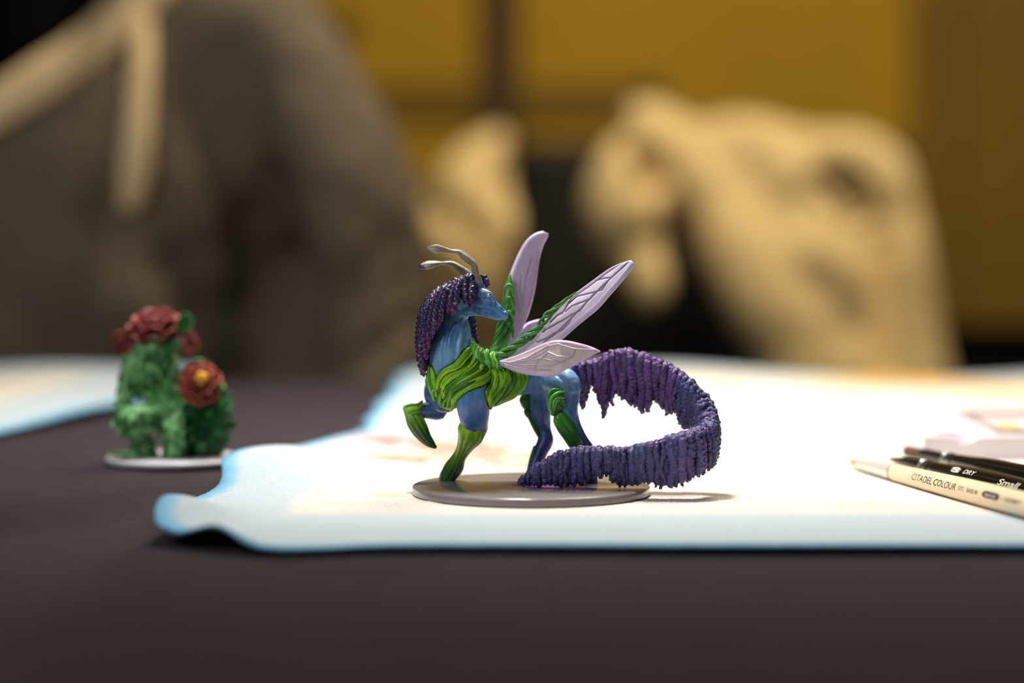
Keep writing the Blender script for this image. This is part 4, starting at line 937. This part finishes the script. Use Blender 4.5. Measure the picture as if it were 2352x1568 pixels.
M_brown = mat('brown_bristle', (84, 56, 36), 0.75, nscale=900, namt=0.4); M_ink = mat('dark_ink', (46, 40, 46), 0.5, nscale=200, namt=0.05); M_white = mat('white_ink', (226, 220, 210), 0.5, nscale=200, namt=0.03); M_navy = mat('navy_ink', (30, 40, 62), 0.5, nscale=200, namt=0.05)
M_groove = mat('brown_ring', (120, 84, 60), 0.5, nscale=200, namt=0.05)
ZP = 0.0017
def hcream(x): return float(np.interp(x, [0.038, 0.046, 0.06, 0.08, 0.10, 0.13, 0.2], [0.0026, 0.0028, 0.0031, 0.0034, 0.0036, 0.0037, 0.0030]))
jt = T(2055, 1105, ZP); ed = T(2352, 1189, ZP)
dr = (ed - jt)[:2]; dr = dr / np.linalg.norm(dr)
tipc = np.array([jt[0] - dr[0] * 0.040, jt[1] - dr[1] * 0.040, 0.0042]); tailc = np.array([jt[0] + dr[0] * 0.15, jt[1] + dr[1] * 0.15, 0.0062])
r1, o1, _ = brush('paintbrush', 'cream-handled paintbrush with pearl ferrule, nearest of the three brushes at the right', tipc, tailc, [
    ('bristles', M_tan, [(0.0, 0.0003), (0.0025, 0.0011), (0.006, 0.0017), (0.010, 0.0017)], 1.0),
    ('ferrule', M_pearl, [(0.008, 0.0018), (0.010, 0.0019), (0.025, 0.0023), (0.040, 0.0027)], 1.0),
    ('ring', M_groove, [(0.0396, 0.0027), (0.0398, 0.00279), (0.0402, 0.00281), (0.0404, 0.0027)], 1.0),
    ('handle', M_cream, [(0.0400, 0.0026), (0.0408, 0.0028)] + [(x, hcream(x)) for x in (0.05, 0.06, 0.08, 0.10, 0.13, 0.16, 0.19)] + [(0.196, 0.002)], 1.0)])
print_on(r1, 'lettering', 'CITADEL COLOUR', 0.0031, 0.0615, hcream, -0.02, M_ink, 0.00002, 0.25, 0.0965)
print_on(r1, 'lettering', 'STC', 0.0019, 0.0985, hcream, 0.10, M_ink, 0.00001, 0.0, 0.1030)
print_on(r1, 'lettering', 'BASE M', 0.0019, 0.1050, hcream, 0.10, M_ink, 0.00002, 0.0, 0.1125)
nu_, nv_ = 24, 8; Vl = []
for i in range(nu_):
    for j in range(nv_):
        u = i / (nu_ - 1); v = (j / (nv_ - 1) - 0.5) * 2; x = 0.1160 + 0.0120 * u; hw = 0.0011 * math.sqrt(max(0.02, 1 - abs(2 * u - 1) ** 6)); r = hcream(x) + 0.00004; a = 0.30 + v * hw / r
        Vl.append([x, -r * math.cos(a), r * math.sin(a)])
me = bpy.data.meshes.new('lozenge'); me.from_pydata(Vl, [], grid_faces(nu_, nv_)); me.materials.append(M_navy); o = bpy.data.objects.new('lozenge', me); COL.objects.link(o); o.parent = r1
print_on(r1, 'lettering', 'BASE', 0.0013, 0.1182, lambda x: hcream(x) + 0.00004, 0.16, M_cream, 0.00001, 0.0, 0.1258)
print_on(r1, 'lettering', '/ ARMY', 0.0021, 0.1290, hcream, 0.10, M_ink, 0.00002, 0.15, 0.1430)

def hblk(x): return float(np.interp(x, [0.038, 0.046, 0.06, 0.085, 0.12, 0.19], [0.0024, 0.0027, 0.0033, 0.0036, 0.0030, 0.0018]))
def black(label, tip, tail, flat):
    return brush('paintbrush', label, tip, tail, [
        ('bristles', M_brown, ([(0.0, 0.0002), (0.003, 0.0006), (0.008, 0.0012), (0.014, 0.0016)] if not flat else [(0.0, 0.0019), (0.001, 0.0021), (0.008, 0.0021), (0.012, 0.0020)]), 1.0),
        ('ferrule', M_bferr, [(0.012, 0.0016 if not flat else 0.0021), (0.014, 0.0018 if not flat else 0.0022), (0.027, 0.0022), (0.0385, 0.0024)], 1.0),
        ('band', M_steel, [(0.0300, 0.0022), (0.0303, 0.00255), (0.0313, 0.00255), (0.0316, 0.0022)], 1.0),
        ('band', M_steel, [(0.0335, 0.0022), (0.0338, 0.0026), (0.0348, 0.0026), (0.0351, 0.0022)], 1.0),
        ('handle', M_black, [(0.0380, 0.0023), (0.0386, 0.0025)] + [(x, hblk(x)) for x in (0.046, 0.053, 0.06, 0.075, 0.09, 0.11, 0.15, 0.185)] + [(0.19, 0.0012)], 1.0)])
b2t = np.array([*T(2038, 1076, 0.0017)[:2], 0.0054]); dr2 = nrm(np.array([dr[0] + 0.02, dr[1]]))
r2, _, _ = black('black-handled brush with a fine pointed tip and white lettering, between the other two brushes', b2t, b2t + np.array([*(dr2 * 0.19), 0.0006]), False)
print_on(r2, 'lettering', 'S', 0.0026, 0.0575, hblk, 0.45, M_white, 0.00008, 0.0, 0.0635)
print_on(r2, 'lettering', 'DRY', 0.0024, 0.0665, hblk, 0.50, M_white, 0.00002, 0.2, 0.0750)
print_on(r2, 'lettering', 'Small', 0.0030, 0.0920, hblk, 0.25, M_white, 0.00002, 0.25, 0.1060)
# splash emblem behind the letter
Vl = []; n_ = 24
for i in range(n_):
    a = 2 * math.pi * i / n_; rr = 0.0013 * (1 + 0.28 * math.sin(5 * a) + 0.15 * math.sin(8 * a + 1)); x = 0.0605 + rr * math.cos(a) * 2.4; r = hblk(x) + 0.00003; b_ = 0.72 + rr * math.sin(a) * 0.8 / r
    Vl.append([x, -r * math.cos(b_), r * math.sin(b_)])
Vl.append([0.0605, -(hblk(.0605) + .00004) * math.cos(.72), (hblk(.0605) + .00004) * math.sin(.72)])
me = bpy.data.meshes.new('emblem'); me.from_pydata(Vl, [], [[i, (i + 1) % n_, n_] for i in range(n_)]); me.materials.append(mat('grey_ink', (150, 144, 136), 0.5, nscale=200, namt=0.05)); o = bpy.data.objects.new('emblem', me); COL.objects.link(o); o.parent = r2
b3t = np.array([*T(2083, 1062, 0.0017)[:2], 0.0058]); dr3 = nrm(np.array([dr[0] + 0.06, dr[1]]))
black('black-handled brush with a blunt brown tip, farthest of the three brushes at the right', b3t, b3t + np.array([*(dr3 * 0.19), 0.0004]), True)

# ------------------------------------------------------------------ paint tray
M_tray = mat('tray_white_plastic', (238, 228, 232), 0.35, nscale=40, namt=0.03); M_trayrim = mat('tray_grey_rim', (150, 140, 132), 0.35, nscale=40, namt=0.05)
ty0 = 0.104; tx0 = T(2132, 1062, ZP)[0]; tx1 = tx0 + 0.16; ty1 = ty0 + 0.135; tz = 0.0018; H = 0.0082
tray = thing('paint_tray', 'white plastic paint tray with smeared wells behind the brushes', 'palette', ((tx0 + tx1) / 2, (ty0 + ty1) / 2, tz))
mb = MB().add(boxm(((tx0 + tx1) / 2, (ty0 + ty1) / 2, tz + 0.001), (tx1 - tx0 - 0.0004, ty1 - ty0 - 0.0004, 0.002)))
mb.add(boxm((tx0 + 0.002, (ty0 + ty1) / 2 + 0.002, tz + H / 2), (0.0036, ty1 - ty0 - 0.0044, H)))
mb.add(boxm((tx1 - 0.002, (ty0 + ty1) / 2 + 0.002, tz + H / 2), (0.0036, ty1 - ty0 - 0.0044, H)))
mb.add(boxm(((tx0 + tx1) / 2, ty1 - 0.002, tz + H / 2), (tx1 - tx0, 0.004, H)))
mb.build('body', M_tray, tray, False, 0.001)
# front wall with a shallow thumb notch
n_ = 60; xs_ = np.linspace(tx0, tx1, n_); top_ = tz + H - 0.0026 * np.exp(-((xs_ - tx0 - 0.0145) / 0.004) ** 2)
Vl = []
for x, z in zip(xs_, top_): Vl += [[x, ty0, tz], [x, ty0, z], [x, ty0 + 0.004, z], [x, ty0 + 0.004, tz]]
Fl = []
for i in range(n_ - 1):
    for q in range(4): Fl.append([i * 4 + q, (i + 1) * 4 + q, (i + 1) * 4 + (q + 1) % 4, i * 4 + (q + 1) % 4])
Fl += [[0, 1, 2, 3], [(n_ - 1) * 4 + q for q in (3, 2, 1, 0)]]
mkobj('front_wall', np.array(Vl), Fl, M_tray, tray, False)
for k in range(1, 4):
    xx = tx0 + k * 0.04; MB().add(boxm((xx, ty0 + 0.075, tz + 0.0035), (0.002, 0.10, 0.005))).build('divider', M_tray, tray, False, 0.0006)
MB().add(boxm(((tx0 + tx1) / 2, ty0 + 0.026, tz + 0.0038), (tx1 - tx0 - 0.006, 0.0022, 0.0056))).build('divider', M_tray, tray, False, 0.0006)
PC = [((200, 60, 90), 0.018, 0.05, .006), ((246, 150, 60), 0.012, 0.10, .007), ((190, 150, 214), 0.012, 0.016, .006), ((196, 160, 210), 0.026, 0.036, .007), ((120, 90, 60), 0.055, 0.07, .010), ((236, 190, 80), 0.05, 0.11, .009), ((214, 120, 120), 0.085, 0.08, .010)]
for i, (c, dx_, dy_, r_) in enumerate(PC):
    pts = [[tx0 + dx_ + r_ * (1 + .25 * math.sin(3 * a + i)) * math.cos(a), ty0 + dy_ + r_ * 1.2 * (1 + .2 * math.cos(2 * a + i)) * math.sin(a)] for a in np.linspace(0, 2 * math.pi, 12, endpoint=False)]
    pd = mkobj('paint_pool', *puddle([np.array(p) for p in pts], tz + 0.0020, 0.0010 if i else 0.0035), mat('tray_paint', c, 0.35, nscale=200, namt=0.1), tray)
# a lidded grey frame standing in the tray
fx0, fx1, fy0, fy1 = tx0 + 0.034, tx0 + 0.13, ty0 + 0.035, ty0 + 0.115
mb = MB()
for c, s in ((((fx0 + fx1) / 2, fy0, tz + .0070), (fx1 - fx0, .003, .002)), (((fx0 + fx1) / 2, fy1, tz + .0070), (fx1 - fx0, .003, .002)), ((fx0, (fy0 + fy1) / 2, tz + .0070), (.003, fy1 - fy0, .002)), ((fx1, (fy0 + fy1) / 2, tz + .0070), (.003, fy1 - fy0, .002))): mb.add(boxm(c, s))
mb.build('grey_frame', M_trayrim, tray, False, 0.0004)

# ------------------------------------------------------------------ people and clothes behind the table
M_hood = mat('dark_jacket_fabric', (118, 104, 86), 0.85, nscale=9, namt=0.2, bump=0.2, bscale=700)
M_skin = mat('skin', (196, 150, 120), 0.5, nscale=30, namt=0.05); M_shirt = mat('black_shirt', (3, 3, 3), 0.95, 0.05, nscale=20, namt=0.2)
M_trim = mat('tan_trim_fabric', (248, 218, 166), 0.8, nscale=40, namt=0.06)
YP = 800.0
Q = lambda rows, n=24, seg=24, k=1.0: ptube([(a, b, YP + c, r) for a, b, c, r in rows], n, seg, k=k)
px0 = -40
per = thing('person', 'person in a dark hooded top with tan trim and drawstring, seated across the table', 'person', (float(W(px0, 900, 0.85)[0]), 0.86, FZ))
B = [Q([(px0, 1900, 60, 520), (px0, 1300, 60, 520), (px0, 900, 50, 690), (px0, 700, 45, 690), (px0, 500, 40, 640), (px0, 250, 40, 590), (px0, 60, 50, 480), (px0, -60, 60, 300)], 40, 40, 0.55),
     Q([(px0, -20, 60, 240), (px0, -160, 60, 190), (px0, -260, 50, 180)], 14, 24),
     Q([(px0, -250, 40, 190), (px0, -380, 20, 290), (px0, -560, 20, 310), (px0, -740, 40, 260), (px0, -830, 50, 130)], 24, 28, 1.2)]
for sg in (1, -1):
    f = lambda x: px0 + sg * (x - px0)
    B.append(Q([(f(330), 60, 50, 170), (f(520), 110, 45, 205), (f(665), 260, 30, 200), (f(765), 450, 15, 190), (f(800), 680, 0, 180), (f(805), 900, -10, 175), (f(800), 1150, 0, 170), (f(720), 1440, -20, 150), (f(560), 1620, -60, 120), (f(440), 1700, -85, 90)], 60, 28))
    B.append(Q([(f(440), 1700, -85, 80), (f(370), 1740, -95, 95), (f(310), 1770, -105, 80)], 12, 20))
    B.append(Q([(f(240), 1850, 60, 300), (f(300), 2000, -200, 270), (f(330), 2050, -430, 220), (f(330), 2600, -450, 190), (f(330), 3250, -420, 150)], 40, 24))
    B.append(Q([(f(330), 3290, -440, 130), (f(340), 3300, -560, 130), (f(345), 3310, -640, 100)], 12, 20))
Vp, Fp, Np = union(B, 0.009, 3)
pp = topx(Vp)
# folds: sagging wrinkles near the elbow and across the front
fd = 0.0
for (x0_, y0_, x1_, y1_, w_, d_) in ((610, 440, 610, 600, 50, .030), (620, 600, 690, 870, 45, .034), (700, 650, 640, 860, 40, .022), (620, 560, 690, 900, 55, .016), (540, 120, 600, 520, 60, .010), (430, 420, 560, 640, 45, -.008), (380, 600, 520, 560, 40, .008), (120, 350, 210, 640, 60, -.006), (240, 480, 230, 640, 50, .008), (460, 700, 640, 690, 60, .012), (900, 560, 760, 720, 30, .006), (930, 640, 760, 800, 30, .006), (940, 740, 780, 860, 30, .006), (30, 620, 200, 840, 60, .008), (330, 700, 420, 860, 60, -.008)):
    fd = fd + d_ * np.exp(-(seg_dist(pp, [(x0_, y0_), (x1_, y1_)]) / w_) ** 2) * (Np[:, 1] < 0.2)
Vp = Vp - Np * np.asarray(fd)[:, None] + Np * (0.006 * fbm(Vp, 14, 3, 8.0))[:, None]
Vp[:, 2] = np.maximum(Vp[:, 2], FZ + 0.002)
pb = mkobj('body', Vp, Fp, M_hood, per)
pb.data.materials.append(M_skin); pb.data.materials.append(mat('trousers', (40, 42, 50), 0.8, nscale=20, namt=0.1))
zc = np.array([Vp[f].mean(0) for f in Fp]); pz = topx(zc)
mi = np.where(pz[:, 1] < -190, 1, np.where((zc[:, 2] < -0.30), 2, 0)); mi = np.where((zc[:, 1] < 0.735) & (zc[:, 2] > -0.3) & (zc[:, 2] < -0.22), 1, mi)
pb.data.polygons.foreach_set('material_index', mi.astype(np.int32)); pb.data.update()
bvp = BVHTree.FromPolygons(Vp.tolist(), Fp)
def phit(px, py, lift):
    h = bvp.ray_cast(Vector(CAM), Vector(ray(px, py)).normalized())
    return (np.array(h[0]) if h[0] is not None else W(px, py, 0.75)) + np.array([0, -lift, 0])
def ribbon(path, width, thick, name, m, parent, lift, n=40, lead=None):
    A = cr(np.array([list(p) + [0] for p in path], float), n); C = np.array([phit(a[0], a[1], lift) for a in A])
    for _ in range(6): C[1:-1] = .25 * C[:-2] + .5 * C[1:-1] + .25 * C[2:]
    Wd = np.interp(np.linspace(0, 1, n), np.linspace(0, 1, len(width)), width)
    V, Fc = sweep(C, Wd / 2, 20, k=thick, frame='y'); return mkobj(name, V, Fc, m, parent)
mm = PXM(0.75)
ribbon([(430, -90), (345, -20), (245, 70), (140, 155), (40, 218), (-50, 275)], np.array([95, 105, 100, 105, 105, 95]) * mm, 0.45, 'hood_trim', M_trim, per, 0.006)
ribbon([(-520, -70), (-400, 30), (-230, 150), (-50, 290)], np.array([95, 105, 100, 95]) * mm, 0.45, 'hood_trim', M_trim, per, 0.006)
ribbon([(338, 60), (332, 150), (325, 250), (318, 350), (312, 440), (306, 462)], np.array([45, 56, 62, 66, 70, 50]) * mm, 0.5, 'drawstring', M_trim, per, 0.012)
# dark shirt showing in the open neck
n_ = 24; Vl = []
for i in range(n_):
    for j in range(n_):
        u = i / (n_ - 1); v = j / (n_ - 1); y = -120 + 390 * v; half = 400 * (1 - v) + 15; Vl.append(phit(px0 + (2 * u - 1) * half, y, 0.008))
mkobj('shirt', np.array(Vl), grid_faces(n_, n_), M_shirt, per).modifiers.new('thickness', 'SOLIDIFY').thickness = 0.002
Vh, Fh = ball(W(px0, -640, 0.845), (0.098, 0.115, 0.105), 24, 16); Vh = Vh + nrm(Vh - Vh.mean(0)) * (0.006 * fbm(Vh, 30, 3))[:, None]; mkobj('hair', Vh, Fh, mat('dark_hair', (34, 26, 20), 0.6, nscale=200, namt=0.3), per)

# stool the person sits on
M_chair = mat('black_chair_fabric', (26, 21, 15), 0.8, nscale=30, namt=0.2); M_cleg = mat('black_chair_metal', (20, 20, 20), 0.4, metal=0.6, nscale=30, namt=0.1)
def chair(label, xc, yc, w, ztop, lab_group=None):
    c = thing('chair', label, 'chair', (xc, yc, FZ)); sz = FZ + 0.45
    MB().add(boxm((xc, yc - 0.22, sz - 0.03), (w, 0.44, 0.06))).build('seat', M_chair, c, False, 0.02)
    MB().add(boxm((xc, yc + 0.012, (sz + 0.10 + ztop) / 2), (w, 0.045, ztop - sz - 0.10))).build('backrest', M_chair, c, False, 0.018)
    for sx in (-1, 1):
        V, Fc = lathe([(0.013, 0), (0.012, 0.01), (0.012, 0.40)], 14); mkobj('leg', V + np.array([xc + sx * (w / 2 - 0.03), yc - 0.40, FZ]), Fc, M_cleg, c)
        V, Fc = lathe([(0.013, 0), (0.012, 0.01), (0.012, ztop - FZ - 0.12)], 14); mkobj('leg', V + np.array([xc + sx * (w / 2 - 0.03), yc + 0.03, FZ]), Fc, M_cleg, c)
    return c
YC = 1.70
cA0, cA1 = W(1188, 480, YC)[0], W(2120, 480, YC)[0]
chair('dark chair with the larger cream coat draped over its back', (cA0 + cA1) / 2, YC + 0.05, cA1 - cA0, W(1176, 322, YC)[2])
cB0, cB1 = W(560, 480, 1.95)[0], W(1150, 480, 1.95)[0]
chair('dark chair mostly hidden behind the seated person and the smaller cream coat', (cB0 + cB1) / 2, 1.99, cB1 - cB0, W(1176, 420, 1.95)[2])
xs1 = W(px0, 900, 0.85)[0]
st = thing('stool', 'dark stool under the seated person', 'stool', (xs1, 0.95, FZ))
mkobj('seat', *[(v + np.array([xs1, 0.93, FZ]), f) for v, f in [lathe([(0.16, 0.185), (0.175, 0.19), (0.175, 0.215), (0.165, 0.225)], 40)]][0], M_chair, st)
for sx in (-1, 1):
    for sy in (-1, 1):
        V, Fc = lathe([(0.012, 0), (0.012, 0.195)], 12); mkobj('leg', V + np.array([xs1 + sx * 0.11, 0.93 + sy * 0.11, FZ]), Fc, M_cleg, st)

M_coat = mat('cream_coat_fabric', (232, 204, 146), 0.85, nscale=7, namt=0.12, bump=0.2, bscale=500)
def coat_obj(label, rows, folds, Ymm, voxel=0.007, seed=1.0, extra=None):
    B = [ptube([(a, b, Ymm + c, r) for a, b, c, r in rw], 30, 20, k=kk) for rw, kk in rows]
    V, Fc, N = union(B, voxel, 10); p = topx(V); fd = np.zeros(len(V))
    for (x0_, y0_, x1_, y1_, w_, d_) in folds: fd += d_ * np.exp(-(seg_dist(p, [(x0_, y0_), (x1_, y1_)]) / w_) ** 2) * (N[:, 1] < 0.3)
    V = V - N * fd[:, None] + N * (0.004 * fbm(V, 14, 2, seed))[:, None]
    c = V.mean(0); c[2] = V[:, 2].min()
    return tag(mkobj('coat', V, Fc, M_coat, at=c), label, 'coat')
coat_obj('larger cream coat draped over the dark chair, one sleeve hanging down at its left', [
    ([(1470, 265, -60, 42), (1530, 350, -70, 66), (1612, 470, -75, 76), (1722, 640, -80, 88), (1832, 830, -80, 92), (1850, 1020, -75, 92), (1850, 1130, -75, 80)], 0.6),
    ([(1500, 280, -45, 48), (1600, 325, -40, 50), (1720, 315, -35, 58), (1850, 345, -35, 58), (1975, 360, -35, 64), (2035, 420, -35, 68)], 0.8),
    ([(2018, 400, -40, 82), (2048, 520, -50, 78), (2068, 680, -55, 80), (2096, 860, -55, 90), (2098, 1110, -55, 90)], 0.6),
    ([(1720, 380, -60, 90), (1830, 560, -65, 150), (1925, 800, -65, 165), (1915, 1000, -65, 200), (1915, 1060, -65, 190)], 0.35),
    ([(1488, 275, -70, 28), (1456, 335, -85, 46), (1430, 415, -95, 82), (1428, 490, -98, 94), (1442, 545, -98, 86)], 0.75),
    ([(1445, 540, -95, 60), (1470, 590, -95, 54), (1490, 640, -112, 62), (1492, 668, -114, 56)], 0.7)],
    [(1880, 440, 2040, 500, 40, .016), (1800, 470, 1960, 560, 45, .010), (2030, 560, 2040, 860, 30, .025), (1462, 320, 1575, 545, 24, .045), (1690, 330, 1740, 420, 30, .008), (1440, 555, 1500, 545, 18, .012), (1880, 640, 1960, 760, 40, .012)], YC * 1000, seed=3.0)
coat_obj('smaller cream coat hanging behind the figurine antennae, just right of the seated person', [
    ([(1150, 320, 0, 40), (1105, 390, -30, 84), (1085, 480, -45, 108), (1100, 570, -55, 118), (1140, 660, -60, 124), (1170, 780, -60, 118), (1175, 950, -60, 115), (1175, 1080, -60, 105)], 0.5),
    ([(1060, 440, 20, 80), (1010, 560, 10, 90), (990, 720, 0, 95), (980, 900, 0, 95), (980, 1090, -10, 95)], 0.5)],
    [(1000, 470, 1100, 540, 30, .018), (1100, 540, 1180, 650, 30, .014), (1050, 620, 1080, 820, 35, .014), (1180, 360, 1150, 470, 24, .012)], 1900, seed=6.0)
